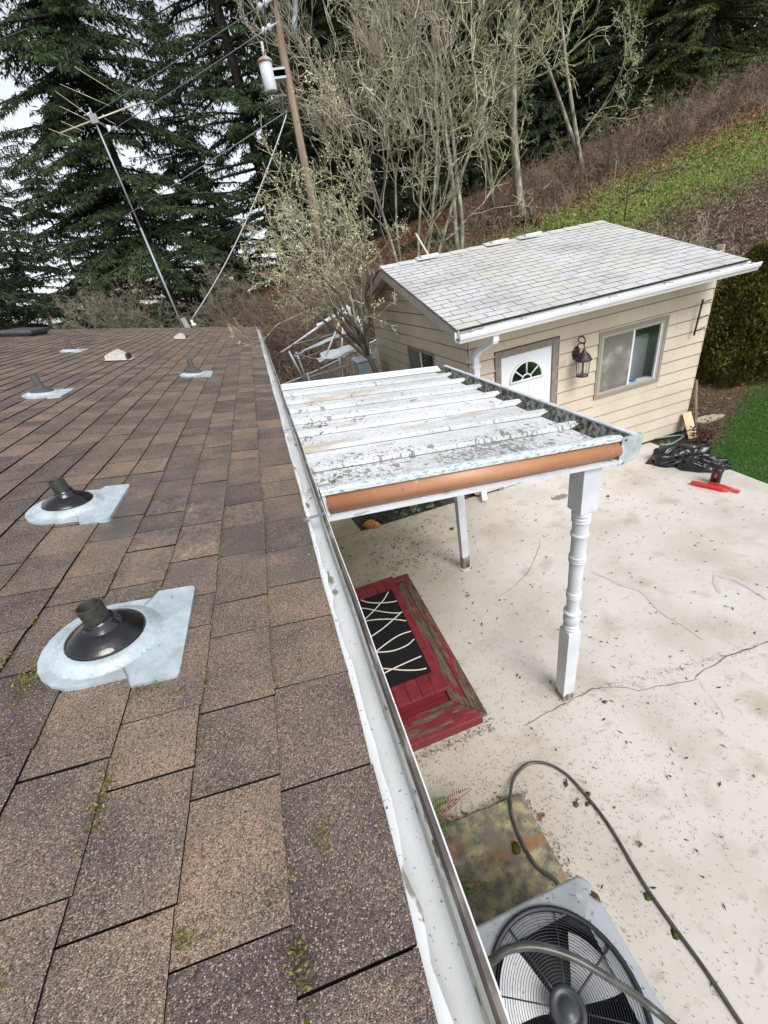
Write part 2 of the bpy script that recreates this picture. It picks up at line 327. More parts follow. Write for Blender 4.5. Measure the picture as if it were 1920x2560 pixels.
# ================================================================ HOUSE
PIT=math.radians(10.85); ZE=H-.757; XE=-.053; EXP=.1465; cP,sP=math.cos(PIT),math.sin(PIT)
def RP(s,y,h=0.): return Vector((XE-s*cP+h*sP,y,ZE+s*sP+h*cP))
house=thing('house',(-.6,5,0),'long low house with a brown shingle roof and white gutter at left','house')
def shingle_mat():
    M=bpy.data.materials.new('asphalt_shingle'); M.use_nodes=True; t=M.node_tree; N=t.nodes; L=t.links; b=N['Principled BSDF']
    tc=N.new('ShaderNodeTexCoord'); at_=N.new('ShaderNodeAttribute'); at_.attribute_name='tab'
    sp=N.new('ShaderNodeSeparateColor'); L.new(at_.outputs['Color'],sp.inputs[0])
    def noise(s,d,v=None):
        n=N.new('ShaderNodeTexNoise'); n.inputs['Scale'].default_value=s; n.inputs['Detail'].default_value=d; L.new(v or tc.outputs['Object'],n.inputs['Vector']); return n.outputs['Fac']
    def mth(op,a,c=0.):
        q=N.new('ShaderNodeMath'); q.operation=op
        for i,z in enumerate((a,c)):
            if isinstance(z,(int,float)): q.inputs[i].default_value=z
            else: L.new(z,q.inputs[i])
        return q.outputs[0]
    def mr(f,a,c,lo=0,hi=1):
        q=N.new('ShaderNodeMapRange'); q.inputs[1].default_value=a; q.inputs[2].default_value=c; q.inputs[3].default_value=lo; q.inputs[4].default_value=hi; L.new(f,q.inputs[0]); return q.outputs[0]
    def mix(f,a,c):
        q=N.new('ShaderNodeMixRGB')
        for i,z in ((0,f),(1,a),(2,c)):
            if isinstance(z,tuple): q.inputs[i].default_value=(*z,1)
            elif isinstance(z,(int,float)): q.inputs[i].default_value=z
            else: L.new(z,q.inputs[i])
        return q.outputs[0]
    # base blend: plum brown -> grey brown -> tan, from tab value + low noise along the tab
    base=mth('ADD',sp.outputs[0],mth('MULTIPLY',mth('SUBTRACT',noise(7.5,4),.5),1.15))
    r=N.new('ShaderNodeValToRGB'); el=r.color_ramp.elements
    ST=((.12,(.130,.100,.096)),(.42,(.182,.148,.130)),(.62,(.240,.186,.152)),(.9,(.35,.245,.182)))
    el.new(.5); el.new(.5)
    for e,(p,c) in zip(el,ST): e.position=p; e.color=(*c,1)
    L.new(base,r.inputs[0]); col=r.outputs[0]
    v=N.new('ShaderNodeTexVoronoi'); v.inputs['Scale'].default_value=520; L.new(tc.outputs['Object'],v.inputs['Vector'])
    gs=N.new('ShaderNodeSeparateColor'); L.new(v.outputs['Color'],gs.inputs[0])
    thr=mr(base,.1,.9,.10,.34)
    lt=mth('LESS_THAN',gs.outputs[0],thr)
    col=mix(mth('MULTIPLY',lt,.72),col,(.46,.33,.23))
    dk=mth('GREATER_THAN',gs.outputs[1],.68); col=mix(mth('MULTIPLY',dk,.62),col,(.018,.014,.013))
    wt=mth('GREATER_THAN',gs.outputs[2],.965); col=mix(mth('MULTIPLY',wt,.8),col,(.55,.47,.38))
    # grime along the lower rows
    spx=N.new('ShaderNodeSeparateXYZ'); L.new(tc.outputs['Object'],spx.inputs[0])
    X,Y=spx.outputs[0],spx.outputs[1]
    # wet area near the gutter
    wob=mth('MULTIPLY',mth('SUBTRACT',noise(3.,4),.5),.9)
    a=mth('ADD',mr(mth('ADD',mth('MULTIPLY',X,.55),mth('ADD',Y,wob)),.78,1.05),0)
    a=mth('MULTIPLY',a,mr(mth('ADD',Y,mth('MULTIPLY',X,.9)),1.62,1.2)); a=mth('MULTIPLY',a,mr(X,-1.0,-.7)); 
    w1=mth('MULTIPLY',a,mr(noise(7,4),.34,.48)); 
    mpn=N.new('ShaderNodeMapping'); mpn.inputs['Scale'].default_value=(1,.5,1); L.new(tc.outputs['Object'],mpn.inputs[0])
    pud=mth('MULTIPLY',mth('MULTIPLY',a,sp.outputs[1]),mr(noise(45,4,mpn.outputs[0]),.40,.52))
    col=mix(mth('MULTIPLY',w1,.4),col,(.05,.045,.045)); L.new(col,b.inputs['Base Color'])
    rough=mix(w1,(.85,.85,.85),(.3,.3,.3)); rough=mix(pud,rough,(.12,.12,.12)); L.new(rough,b.inputs['Roughness'])
    L.new(mth('ADD',.35,mth('MULTIPLY',w1,.65)),b.inputs['Specular IOR Level'])
    bp=N.new('ShaderNodeBump'); L.new(mth('SUBTRACT',1.,mth('MULTIPLY',pud,.85)),bp.inputs['Strength']); bp.inputs['Distance'].default_value=.0035; L.new(mth('ADD',gs.outputs[0],mth('MULTIPLY',v.outputs['Distance'],-.6)),bp.inputs['Height'])
    bp2=N.new('ShaderNodeBump'); bp2.inputs['Distance'].default_value=.005; L.new(mth('ADD',.35,mth('MULTIPLY',pud,.65)),bp2.inputs['Strength']); L.new(noise(34,3),bp2.inputs['Height']); L.new(bp.outputs[0],bp2.inputs['Normal']); L.new(bp2.outputs[0],b.inputs['Normal'])
    return M
SHM=shingle_mat(); SHE=mat('shingle_cut_edge',(.012,.011,.010),.95,spec=.1)
VENTS=[(.345,.855),(.695,1.685),(1.655,4.06),(2.49,7.3),(.56,4.74)]   # lower edge s, centre y
YR=12.0; SR=4.73
def roof_shingles():
    vs=[];fs=[];mi=[];tab=[]
    # wavy deck: old sheathing sags slightly
    def wav(s,y): return .006*math.sin(y*2.6+s)*math.sin(s*3.1+y*.4)
    k=0; s=-.012
    rows=int(SR/EXP)+1
    for k in range(rows):
        s0=-.012 if k==0 else k*EXP; s1=(k+1)*EXP+.035
        y=-1.9+random.uniform(0,.2)
        wave=[random.uniform(0,6.3) for _ in range(3)]
        while y<YR:
            w_=random.choice((.13,.165,.19,.2,.2,.21,.24)); y1=min(y+w_,YR)
            if YR-y1<.05: y1=YR
            val=random.choice((.2,.32,.4,.45,.5,.54,.6,.66,.76)) ; wet=1. if random.random()<.5 else 0.
            lift=.0075+random.uniform(-.001,.0025); gap=.0012+random.random()**3*.002
            j0,j1=random.uniform(-.002,.002),random.uniform(-.002,.002)
            ns=3; b0=len(vs)
            for q in range(ns+1):
                yy=y+gap+(y1-y-2*gap)*q/ns
                wv=.0022*math.sin(yy*5+wave[0])+.0012*math.sin(yy*23+wave[1])
                sl=s0+wv+j0+(j1-j0)*q/ns
                vs.append(RP(sl,yy,lift+wav(sl,yy))); vs.append(RP(min(s1,SR+.01),yy,.0015+wav(s1,yy))); vs.append(RP(sl,yy,-.002+wav(sl,yy)))
            for q in range(ns):
                a=b0+3*q; fs.append((a,a+3,a+4,a+1)); mi.append(0); fs.append((a+2,a+5,a+3,a)); mi.append(1); tab+= [(val,wet,0,1)]*8
            fs.append((b0,b0+1,b0+2)); mi.append(1); e=b0+3*ns; fs.append((e,e+2,e+1)); mi.append(1); tab+=[(val,wet,0,1)]*6
            y=y1
    me=bpy.data.meshes.new('roof'); me.from_pydata(vs,[],fs); me.materials.append(SHM); me.materials.append(SHE); me.polygons.foreach_set('material_index',mi)
    ca=me.color_attributes.new('tab','FLOAT_COLOR','CORNER'); ca.data.foreach_set('color',np.array(tab,np.float32).ravel())
    me.update(); ob=bpy.data.objects.new('roof',me); COL.objects.link(ob); ob.parent=house; ob.location=-Vector(house.location); return ob
roof=roof_shingles(); roof['label']='brown and tan asphalt shingles with moss in the joints'
# deck below the shingles and the far slope
b=MB()
b.hexa([RP(-.005,-1.9,-.03),RP(-.005,YR-.01,-.03),RP(SR,YR-.01,-.03),RP(SR,-1.9,-.03)],[RP(-.005,-1.9,-.003),RP(-.005,YR-.01,-.003),RP(SR,YR-.01,-.003),RP(SR,-1.9,-.003)])
b.build('roof_deck',mat('deck_felt',(.02,.018,.016),.95),house)
RX,RZ=RP(SR,0).x,RP(SR,0).z
b=MB(); b.hexa([(RX,-1.9,RZ-.03),(RX,YR,RZ-.03),(RX-4.6,YR,RZ-.93),(RX-4.6,-1.9,RZ-.93)],[(RX,-1.9,RZ+.004),(RX,YR,RZ+.004),(RX-4.6,YR,RZ-.9),(RX-4.6,-1.9,RZ-.9)])
b.build('far_roof_slope',mat('far_shingle',(.08,.06,.045),.9,noise=(30,[(.3,(.05,.04,.03)),(.7,(.14,.1,.07))],4,None)),house)
b=MB(); 
for q in range(56):   # ridge cap tabs
    y=-1.9+q*.25; 
    if y+.25>YR: break
    b.add([(RX+.13,y,RZ-.016+.006),(RX,y,RZ+.016),(RX-.13,y,RZ-.016),(RX+.13,y+.27,RZ-.022),(RX,y+.27,RZ+.006),(RX-.13,y+.27,RZ-.022)],[(0,3,4,1),(1,4,5,2)])
b.build('ridge_cap',MATS['far_shingle'],house)
HW=mat('house_siding',(.62,.58,.5),.6)
b=MB(); b.box(-8.6,-.42,-1.6,YR-.35,0,2.42); b.extr([(-8.6,2.42),(-.42,2.42),(RX,RZ-.06)],-1.6,YR-.35,1); b.build('wall',HW,house)
b=MB(); b.extr([(-.07,2.47),(-.42,2.47+.065),(-.42,2.35),(-.09,2.35)],-1.9,YR-.02,1); b.build('eave_board',mat('white_trim',(.78,.79,.79),.5,noise=(9,[(.35,(.6,.6,.57)),(.6,(.8,.81,.81))],5,None)),house)
b=MB(); p=.02; b.hexa([RP(-.03,YR-.0,-.14),RP(-.03,YR+p,-.14),RP(SR,YR+p,-.14),RP(SR,YR,-.14)],[RP(-.03,YR,-.002),RP(-.03,YR+p,-.002),RP(SR,YR+p,-.002),RP(SR,YR,-.002)]); b.build('rake_board',MATS['white_trim'],house)
# gutter
GM=mat('gutter_paint',(.80,.82,.83),.45,noise=(5,[(.3,(.60,.62,.61)),(.5,(.70,.73,.75))],6,(1,.5,1)),layers=[(16,7,.64,.68,(.25,.24,.2),(1,.5,1),'n'),(150,3,.66,.72,(.12,.11,.09),None,'n')])
GD=mat('gutter_dirty',(.5,.48,.4),.7,noise=(14,[(.28,(.30,.29,.23)),(.42,(.60,.59,.53)),(.62,(.72,.73,.71))],7,(2,.25,1)),layers=[(60,4,.62,.70,(.08,.08,.05),(1,.5,1),'n')])
GL=mat('gutter_lip_grime',(.12,.1,.09),.85,noise=(22,[(.3,(.055,.042,.038)),(.55,(.12,.10,.09)),(.74,(.42,.4,.37))],6,(1,.4,1)))
b=MB(); y0,y1=-1.9,YR-.03; g0=ZE
prof=[(-.085,g0-.03,0),(-.083,g0-.075,0),(-.03,g0-.080,0),(.009,g0-.078,0),(.0125,g0-.065,1),(.014,g0-.05,1),(.015,g0-.028,1),(.021,g0-.016,1),(.026,g0-.006,2),(.0265,g0+.0,2),(.0345,g0+.001,2),(.0372,g0-.001,0),(.0372,g0-.014,0),(.03,g0-.02,0),(.03,g0-.05,0),(.022,g0-.085,0),(.018,g0-.1,0),(-.089,g0-.1,0),(-.089,g0-.03,0)]
ys=np.arange(y0,y1,.25); 
for k in range(len(prof)-1):
    a_,c_=prof[k],prof[k+1]; mi_={0:0,1:1,2:2}[c_[2]]
    vs=[];
    for y in list(ys)+[y1]:
        wv=.0015*math.sin(y*3.3)+.0012*math.sin(y*9.1)
        vs+=[(a_[0]+wv*(a_[0]>0),y,a_[1]+.004*math.sin(y*1.3)),(c_[0]+wv*(c_[0]>0),y,c_[1]+.004*math.sin(y*1.3))]
    n=len(ys)+1; b.add(vs,[(2*i,2*i+1,2*i+3,2*i+2) for i in range(n-1)],mi_)
gut=b.build('gutter',[GM,GD,GL],house); gut['label']='white painted gutter with a grimy lip'
b=MB(); vs=[]; yy=-1.9     # torn white paint / drip edge peeping out from under the shingles
while yy<YR-.1:
    vs+=[(-.075,yy,g0-.006),(-.028+random.uniform(-.006,.006),yy,g0-.0105)]; yy+=.05
b.add(vs,[(2*i,2*i+1,2*i+3,2*i+2) for i in range(len(vs)//2-1)]); b.build('drip_edge',GM,house)
for y in (1.345,2.5,3.95,5.5,7.0,8.6,10.4):
    b=MB(); b.box(-.06,.031,y-.008,y+.008,g0+.0035,g0+.006); b.build('gutter_strap',mat('zinc_strap',(.38,.42,.45),.45,.6,noise=(40,[(.3,(.25,.28,.3)),(.7,(.5,.54,.57))],3,None)),house)
# pipe flashings
ZN=mat('galvanised',(.62,.70,.74),.38,.35,noise=(26,[(.3,(.42,.50,.54)),(.55,(.54,.61,.65)),(.75,(.62,.68,.71))],6,None),layers=[(9,7,.52,.68,(.40,.45,.46),(1,1,1),'n'),(150,2,.66,.72,(.22,.26,.26),None,'n')],rlayer=(30,.35,.65,.3,.6),bump=.15,bscale=40)
RB=mat('black_rubber',(.006,.006,.009),.22,coat=.4,bump=.25,bscale=45,bdist=.004,rlayer=(22,.4,.6,.1,.35)); RB2=mat('dull_rubber',(.06,.06,.062),.7); PB=mat('pipe_plastic',(.024,.026,.02),.6,noise=(50,[(.3,(.014,.015,.012)),(.7,(.04,.042,.034))],4,None))
def flashing(s0,yc,wet,label):
    L1=.064 if wet else .105; cs=s0+.178; yc+=.012; W=.162; b=MB()
    # outline: lower apron rectangle, notch, then rounded opening round the dome
    out=[(s0,yc-W+.012),(s0+.004,yc-W+.003),(s0+.013,yc-W),(s0+.096,yc-W),(s0+.104,yc-.135)]
    for k in range(0,13):
        a=-PI/2+PI*k/12; out.append((cs+.02+.118*math.cos(a),yc+.135*math.sin(a)))
    out+= [(s0+.104,yc+.135),(s0+.096,yc+W),(s0+.013,yc+W),(s0+.004,yc+W-.003),(s0,yc+W-.012)]
    def hh(r): 
        return .024*max(0,min(1,(.118-r)/.035)) 
    n=len(out); rings=[]
    def warp(s,y): return .0165
    for f in (1.,.0):
        rings.append([RP(s,y,warp(s,y) if f else .0) for s,y in out])
    b.add(rings[1]+rings[0],[(i,(i+1)%n,n+(i+1)%n,n+i) for i in range(n)])
    top=[(s,y) for s,y in out]; cen=RP(cs,yc,.0165); b.add([RP(s,y,.0165) for s,y in top]+[cen],[(i,(i+1)%n,n) for i in range(n)])
    m_=36; prf=((.119,.0168),(.114,.019),(.106,.025),(.096,.032),(.088,.0345),(.0,.035))
    b.add([RP(cs+r*math.cos(2*PI*j/m_),yc+r*math.sin(2*PI*j/m_),h_) for r,h_ in prf for j in range(m_)],[(l*m_+i,l*m_+(i+1)%m_,(l+1)*m_+(i+1)%m_,(l+1)*m_+i) for l in range(len(prf)-1) for i in range(m_)],smooth=True)
    fl=b.build('pipe_flashing',ZN,house); fl['label']=label
    ax=(RP(0,0,1)-RP(0,0,0)); c=RP(cs,yc,0)
    b=MB(); b.lathe([(.084,.030),(.085,.035),(.081,.041),(.070,.048),(.066,.051),(.052,.060),(.040,.064)],c,32,axis=ax)
    # upper collar leans to vertical
    vs=[];k=28; prof=[(.040,.064,0),(.035,.070,.35),(.0315,.076,.7),(.0305,.083,1),(.028,.0835,1)]
    u=Vector((0,1,0)); w0=ax.cross(u)
    for r,h,tt in prof:
        axx=ax.lerp(Vector((0,0,1)),tt).normalized(); w2=axx.cross(u); cc=c+ax*min(h,.064)+axx*max(0,h-.064)
        vs+=[cc+u*(r*math.cos(2*PI*j/k))+w2*(r*math.sin(2*PI*j/k)) for j in range(k)]
    b.add(vs,[(i*k+j,(i*k+(j+1)%k),(i+1)*k+(j+1)%k,(i+1)*k+j) for i in range(len(prof)-1) for j in range(k)],smooth=True)
    b.build('rubber_boot',RB if wet else RB2,fl)
    cc=c+ax*.06
    b=MB(); z=Vector((0,0,1)); b.lathe([(.0265,0),(.0265,L1),(.0258,L1+.002),(.0225,L1+.002),(.022,L1),(.022,.01),(.0,.01)],cc,26,axis=(0,0,1)); b.build('vent_pipe',PB if wet else mat('pipe_grey',(.07,.07,.068),.7),fl)
for k,(s0,yc) in enumerate(VENTS):
    flashing(s0,yc,k<2,['wet black rubber collar on bright metal, nearest the camera','wet black collar second from the camera','dull grey collar by the left photo edge','dull grey collar farthest up by the long vent','dull grey collar on the lower shingles beyond the wet patch'][k])
# hood vents (pentagonal, pale) at s,y ; opening to the eave side
def hood(s0,yc,sc,label):
    b=MB(); L_=.26*sc; W=.115*sc
    prof=[(-W,0),(-W,.055*sc),(0,.115*sc),(W,.055*sc),(W,0)]
    A=[RP(s0+L_*.0,yc+p_,.012+h_) for p_,h_ in prof]; B=[RP(s0+L_*.75,yc+p_*.95,.012+h_*.62) for p_,h_ in prof]
    # gable faces camera: ridge runs along y in the photo, so build across
    A=[RP(s0+.12*sc+p_,yc-.10*sc,.012+h_) for p_,h_ in prof]; B=[RP(s0+.12*sc+p_,yc+.11*sc,.012+h_) for p_,h_ in prof]
    b.add(A+B,[(0,1,2,3,4),(9,8,7,6,5),(0,5,6,1),(1,6,7,2),(2,7,8,3)])
    for q in range(2): pass
    v=b.build('roof_vent',mat('vent_cream',(.5,.47,.43),.6,noise=(30,[(.3,(.42,.39,.35)),(.7,(.58,.55,.5))],4,None)),house,bevel=.006); v['label']=label
    b=MB(); b.add([RP(s0+.005*sc+x_,y_,.016) for x_,y_ in ((0,yc-.12*sc),(0,yc+.12*sc),(.25*sc,yc+.12*sc),(.25*sc,yc-.12*sc))],[(0,1,2,3)])
    b.hexa([RP(s0-.045*sc,yc-.08*sc,.012),RP(s0-.045*sc,yc+.14*sc,.012),RP(s0+.005,yc+.14*sc,.012),RP(s0+.005,yc-.08*sc,.012)],[RP(s0-.045*sc,yc-.08*sc,.016),RP(s0-.045*sc,yc+.14*sc,.016),RP(s0+.005,yc+.14*sc,.016),RP(s0+.005,yc-.08*sc,.016)])
    b.build('vent_base',mat('vent_base',(.55,.5,.46),.7),v)
    b=MB(); b.hexa([RP(s0-.018*sc,yc-.06*sc,.02),RP(s0-.018*sc,yc+.1*sc,.02),RP(s0+.01,yc+.1*sc,.02),RP(s0+.01,yc-.06*sc,.02)],[RP(s0-.018*sc,yc-.06*sc,.075*sc),RP(s0-.018*sc,yc+.1*sc,.075*sc),RP(s0+.01,yc+.1*sc,.085*sc),RP(s0+.01,yc-.06*sc,.085*sc)]); b.build('vent_louvre',mat('vent_dark',(.03,.03,.03),.8),v)
hood(1.66,6.15,1.0,'pale gabled hood vent in the middle of the roof'); hood(1.30,8.9,.85,'pale gabled hood vent near the far edge')
b=MB(); s0,yc=4.42,10.5
for (a0,a1,h0,h1) in ((-.22,.22,.0,.05),(-.27,.27,.05,.12)):
    b.hexa([RP(s0+a0,yc-.55+(h0==0)*.05,h0),RP(s0+a0,yc+.3,h0),RP(s0+a1,yc+.3,h0),RP(s0+a1,yc-.55+(h0==0)*.05,h0)],[RP(s0+a0,yc-.55,h1),RP(s0+a0,yc+.3,h1),RP(s0+a1,yc+.3,h1),RP(s0+a1,yc-.55,h1)])
v=b.build('box_vent',mat('vent_black',(.045,.05,.052),.5,noise=(30,[(.3,(.03,.033,.035)),(.7,(.08,.085,.09))],4,None)),house,bevel=.02); v['label']='low dark box vent near the ridge'
# ================================================================ PATIO COVER
CY0,CY1,CX0,CX1=1.60,4.09,.045,1.76; ZC0=H-.786; SL=(.995-.786)/(1.76-.045)
def cz(x,d=0.): return ZC0-(x-CX0)*SL+d
cover=thing('patio_cover',(1.5,2.8,0),'white ribbed aluminium patio cover with copper coloured side channel, built beside the house gutter','patio cover')
def cover_mat():
    M=mat('cover_white',(.8,.8,.8),.5,noise=(3.2,[(.3,(.46,.48,.49)),(.5,(.58,.60,.62)),(.7,(.66,.68,.70))],7,(.35,1,1)),layers=[(14,9,.58,.68,(.46,.45,.43),(.5,1,1),'n'),(60,5,.60,.68,(.33,.33,.30),(.6,1,1),'n'),(170,3,.58,.68,(.40,.40,.37),None,'n'),(5,6,.62,.72,(.40,.35,.27),(.25,1.2,1),'n')])
    t=M.node_tree; N=t.nodes; L=t.links; b=N['Principled BSDF']; src=b.inputs['Base Color'].links[0].from_socket
    tc=N.new('ShaderNodeTexCoord')
    # lichen rings: random round spots, denser on the nearest pan
    sp=N.new('ShaderNodeSeparateXYZ'); L.new(tc.outputs['Object'],sp.inputs[0])
    dens=N.new('ShaderNodeMapRange'); dens.inputs[1].default_value=2.15; dens.inputs[2].default_value=1.82; dens.inputs[3].default_value=.045; dens.inputs[4].default_value=1.0; L.new(sp.outputs['Y'],dens.inputs[0])
    nn=N.new('ShaderNodeTexNoise'); nn.inputs['Scale'].default_value=2.3; nn.inputs['Detail'].default_value=3; L.new(tc.outputs['Object'],nn.inputs['Vector'])
    nm=N.new('ShaderNodeMapRange'); nm.inputs[1].default_value=.38; nm.inputs[2].default_value=.56; L.new(nn.outputs['Fac'],nm.inputs[0])
    dd=N.new('ShaderNodeMath'); dd.operation='MULTIPLY'; L.new(dens.outputs[0],dd.inputs[0]); L.new(nm.outputs[0],dd.inputs[1])
    cur=src
    for sc,rr in ((24,.34),(44,.40),(75,.40),(15,.22)):
        mp=N.new('ShaderNodeMapping'); mp.inputs['Scale'].default_value=(1,1,.01); L.new(tc.outputs['Object'],mp.inputs[0])
        nz=N.new('ShaderNodeTexNoise'); nz.inputs['Scale'].default_value=60; L.new(tc.outputs['Object'],nz.inputs['Vector'])
        ad=N.new('ShaderNodeMixRGB'); ad.blend_type='ADD'; ad.inputs[0].default_value=.012; L.new(mp.outputs[0],ad.inputs[1]); L.new(nz.outputs['Color'],ad.inputs[2])
        v=N.new('ShaderNodeTexVoronoi'); v.inputs['Scale'].default_value=sc; L.new(ad.outputs[0],v.inputs['Vector'])
        s2=N.new('ShaderNodeSeparateColor'); L.new(v.outputs['Color'],s2.inputs[0])
        lt=N.new('ShaderNodeMath'); lt.operation='LESS_THAN'; L.new(s2.outputs[0],lt.inputs[0]); L.new(dd.outputs[0],lt.inputs[1])
        rad=N.new('ShaderNodeMath'); rad.operation='MULTIPLY'; L.new(s2.outputs[1],rad.inputs[0]); rad.inputs[1].default_value=rr*1.7
        l2=N.new('ShaderNodeMath'); l2.operation='LESS_THAN'; L.new(v.outputs['Distance'],l2.inputs[0]); L.new(rad.outputs[0],l2.inputs[1])
        an=N.new('ShaderNodeMath'); an.operation='MULTIPLY'; L.new(lt.outputs[0],an.inputs[0]); L.new(l2.outputs[0],an.inputs[1])
        an2=N.new('ShaderNodeMath'); an2.operation='MULTIPLY'; L.new(an.outputs[0],an2.inputs[0]); an2.inputs[1].default_value=.8
        m_=N.new('ShaderNodeMixRGB'); m_.inputs[2].default_value=(.17,.17,.165,1); L.new(an2.outputs[0],m_.inputs[0]); L.new(cur,m_.inputs[1]); cur=m_.outputs[0]
    L.new(cur,b.inputs['Base Color']); return M
CM=cover_mat()
RIBG=mat('rib_grime',(.3,.3,.28),.7,noise=(22,[(.3,(.04,.04,.035)),(.5,(.14,.145,.14)),(.7,(.32,.33,.33))],7,(.25,1.5,1)))
ALU=mat('white_aluminium',(.8,.82,.84),.4,noise=(7,[(.35,(.50,.53,.56)),(.55,(.60,.63,.67))],6,(.3,1,1)),layers=[(70,6,.60,.66,(.34,.36,.35),(.12,1,1),'n')])
ALUB=mat('bluish_flaked_aluminium',(.62,.68,.7),.5,noise=(110,[(.42,(.58,.64,.67)),(.54,(.52,.58,.61)),(.60,(.24,.31,.32))],6,(.3,1,1)))
COP=mat('copper_brown_panel',(.42,.2,.1),.42,noise=(4,[(.3,(.36,.155,.075)),(.6,(.40,.195,.105)),(.8,(.46,.25,.15))],5,(.5,1,1)),layers=[(60,3,.68,.72,(.08,.05,.035),None,'n'),(20,5,.66,.72,(.5,.33,.24),None,'n')])
np_=8; PW=(CY1-.03-(CY0+.10))/np_
RIB=[(0.0,0.0,0),(.012,.001,1),(.017,.024,0),(.029,.026,0),(.031,.017,1),(.040,.017,1),(.043,.032,0),(.060,.033,0),(.064,.004,1),(.074,.001,1),(.082,.0,0)]
for k in range(np_):
    y0=CY0+.10+k*PW; b=MB(); x0,x1=CX0-.01,CX1-.145
    P=[(y0,0,0)]+[(y0+.012+(PW-.094)*q/4,0,0) for q in range(1,5)]+[(y0+PW-.082+a_,h_,m_) for a_,h_,m_ in RIB[1:-1]]+[(y0+PW,0,0)]
    # pan: from this rib to the next one; end slanted scallop
    nx=9; vs=[]
    for i in range(nx+1):
        x=x0+(x1-x0)*i/nx
        for (y,h,m_) in P:
            xx=x + ((-.03 if h<.01 else .03) if i==nx else 0)
            vs.append((xx,y,cz(xx)-.042+h+.0015*math.sin(x*7+k)*math.sin(y*20)))
    n=len(P)
    for i in range(nx):
        for j in range(n-1):
            b.add([],[]); b.f.append((i*n+j,(i+1)*n+j,(i+1)*n+j+1,i*n+j+1)); b.m.append(1 if P[j+1][2]==1 else 0); b.sm.append(False)
    b.v=vs; b.build('roof_pan',[CM,RIBG],cover)
b=MB(); b.hexa([(CX0,CY0+.02,cz(CX0,-.08)),(CX1-.2,CY0+.02,cz(CX1-.2,-.08)),(CX1-.2,CY1-.02,cz(CX1-.2,-.08)),(CX0,CY1-.02,cz(CX0,-.08))],[(CX0,CY0+.02,cz(CX0,-.07)),(CX1-.2,CY0+.02,cz(CX1-.2,-.07)),(CX1-.2,CY1-.02,cz(CX1-.2,-.07)),(CX0,CY1-.02,cz(CX0,-.07))]); b.build('soffit_panel',ALU,cover)
# near side channel: top flange, copper concave face, lower flange
def sheared(b,x0,x1,prof,y0,sgn=1,mi=0,closed=True):
    """profile of (dy,dz) swept along the slope in x"""
    A=[(x0,y0+sgn*p[0],cz(x0,p[1])) for p in prof]; B=[(x1,y0+sgn*p[0],cz(x1,p[1])) for p in prof]; n=len(prof)
    b.add(A+B,[(i,(i+1)%n,n+(i+1)%n,n+i) for i in range(n if closed else n-1)]+([tuple(range(n))[::-1],tuple(range(n,2*n))] if closed else []),mi)
for y0,sg,nm in ((CY0,1,'near'),(CY1,-1,'far')):
    b=MB(); sheared(b,CX0,CX1-.11,[(0,-.004),(.010,.003),(.03,.004),(.036,-.004),(.060,-.006),(.10,-.022),(.105,-.035),(.098,-.037),(.048,-.03),(.004,-.022),(0,-.022)],y0,sg)
    b.build('side_channel_top',[ALUB if sg==1 else ALU],cover)
    b=MB(); pr=[(.004,-.0305)]+[(.03+.02*math.cos(a)+.0,-.080-.046*math.sin(a)) for a in [(-PI/2+PI*q/8)*-1*-1 for q in range(0)]]
    # bulging rolled panel
    pr=[(.012,-.0225)]+[(.020-.036*math.sin(PI*q/8),-.024-.108*q/8) for q in range(0,9)]+[(.03,-.1325),(.03,-.0225)]
    sheared(b,CX0+.012,CX1-.115,pr,y0,sg); 
    for q in range(len(b.sm)-2): b.sm[q]=1<=q<=8
    pn=b.build('side_panel',COP,cover); pn['label']='copper brown rolled side panel'
    b=MB(); sheared(b,CX0,CX1-.10,[(-.012,-.133),(.03,-.132),(.03,-.156),(.0,-.156),(-.012,-.151)],y0,sg); b.build('side_channel_base',ALU,cover)
b=MB(); b.add([(CX0-.0,CY0-.002,cz(CX0,.0)),(CX0+.014,CY0-.002,cz(CX0,.0)),(CX0+.014,CY0-.002,cz(CX0,-.155)),(CX0,CY0-.002,cz(CX0,-.155))],[(0,1,2,3)]); b.lathe([(.006,0),(.005,.002),(0,.003)],(CX0+.007,CY0-.003,cz(CX0,-.02)),8,axis=(0,-1,0)); b.build('end_cap',ALU,cover)
# outer gutter
MOS=mat('mossy_gutter',(.25,.25,.2),.85,noise=(30,[(.34,(.05,.05,.035)),(.47,(.22,.22,.18)),(.6,(.5,.51,.47)),(.75,(.68,.69,.66))],7,None),layers=[(9,5,.6,.68,(.10,.10,.03),None,'n')])
b=MB(); zt=cz(CX1)-.004; y0,y1=CY0-.002,CY1+.002
def gseg(p,q,mi): 
    ys_=np.linspace(y0,y1,14); vs=[]
    for y in ys_: vs+=[(CX1+p[0],y,zt+p[1]),(CX1+q[0],y,zt+q[1])]
    b.add(vs,[(2*i,2*i+1,2*i+3,2*i+2) for i in range(13)],mi)
G=[(-.165,-.02,0),(-.165,-.115,1),(-.03,-.125,1),(-.012,-.012,1),(-.03,-.006,0),(-.03,.004,0),(-.006,.006,0),(0,.0,0),(.0,-.02,0),(-.008,-.06,0),(-.02,-.13,0),(-.04,-.135,0),(-.17,-.135,0),(-.17,-.02,0)]
for i in range(len(G)-1): gseg(G[i],G[i+1],G[i][2])
b.build('outer_gutter',[ALU,MOS],cover)
b=MB(); x0=CX1-.125
b.hexa([(x0,CY0-.006,zt-.15),(CX1+.004,CY0-.006,zt-.135),(CX1+.004,CY0-.003,zt-.135),(x0,CY0-.003,zt-.15)],[(x0+.01,CY0-.006,zt+.016),(CX1+.022,CY0-.006,zt+.004),(CX1+.022,CY0-.003,zt+.004),(x0+.01,CY0-.003,zt+.016)])
b.box(CX1-.16,CX1+.02,CY0-.003,CY0+.02,zt+.001,zt+.004)
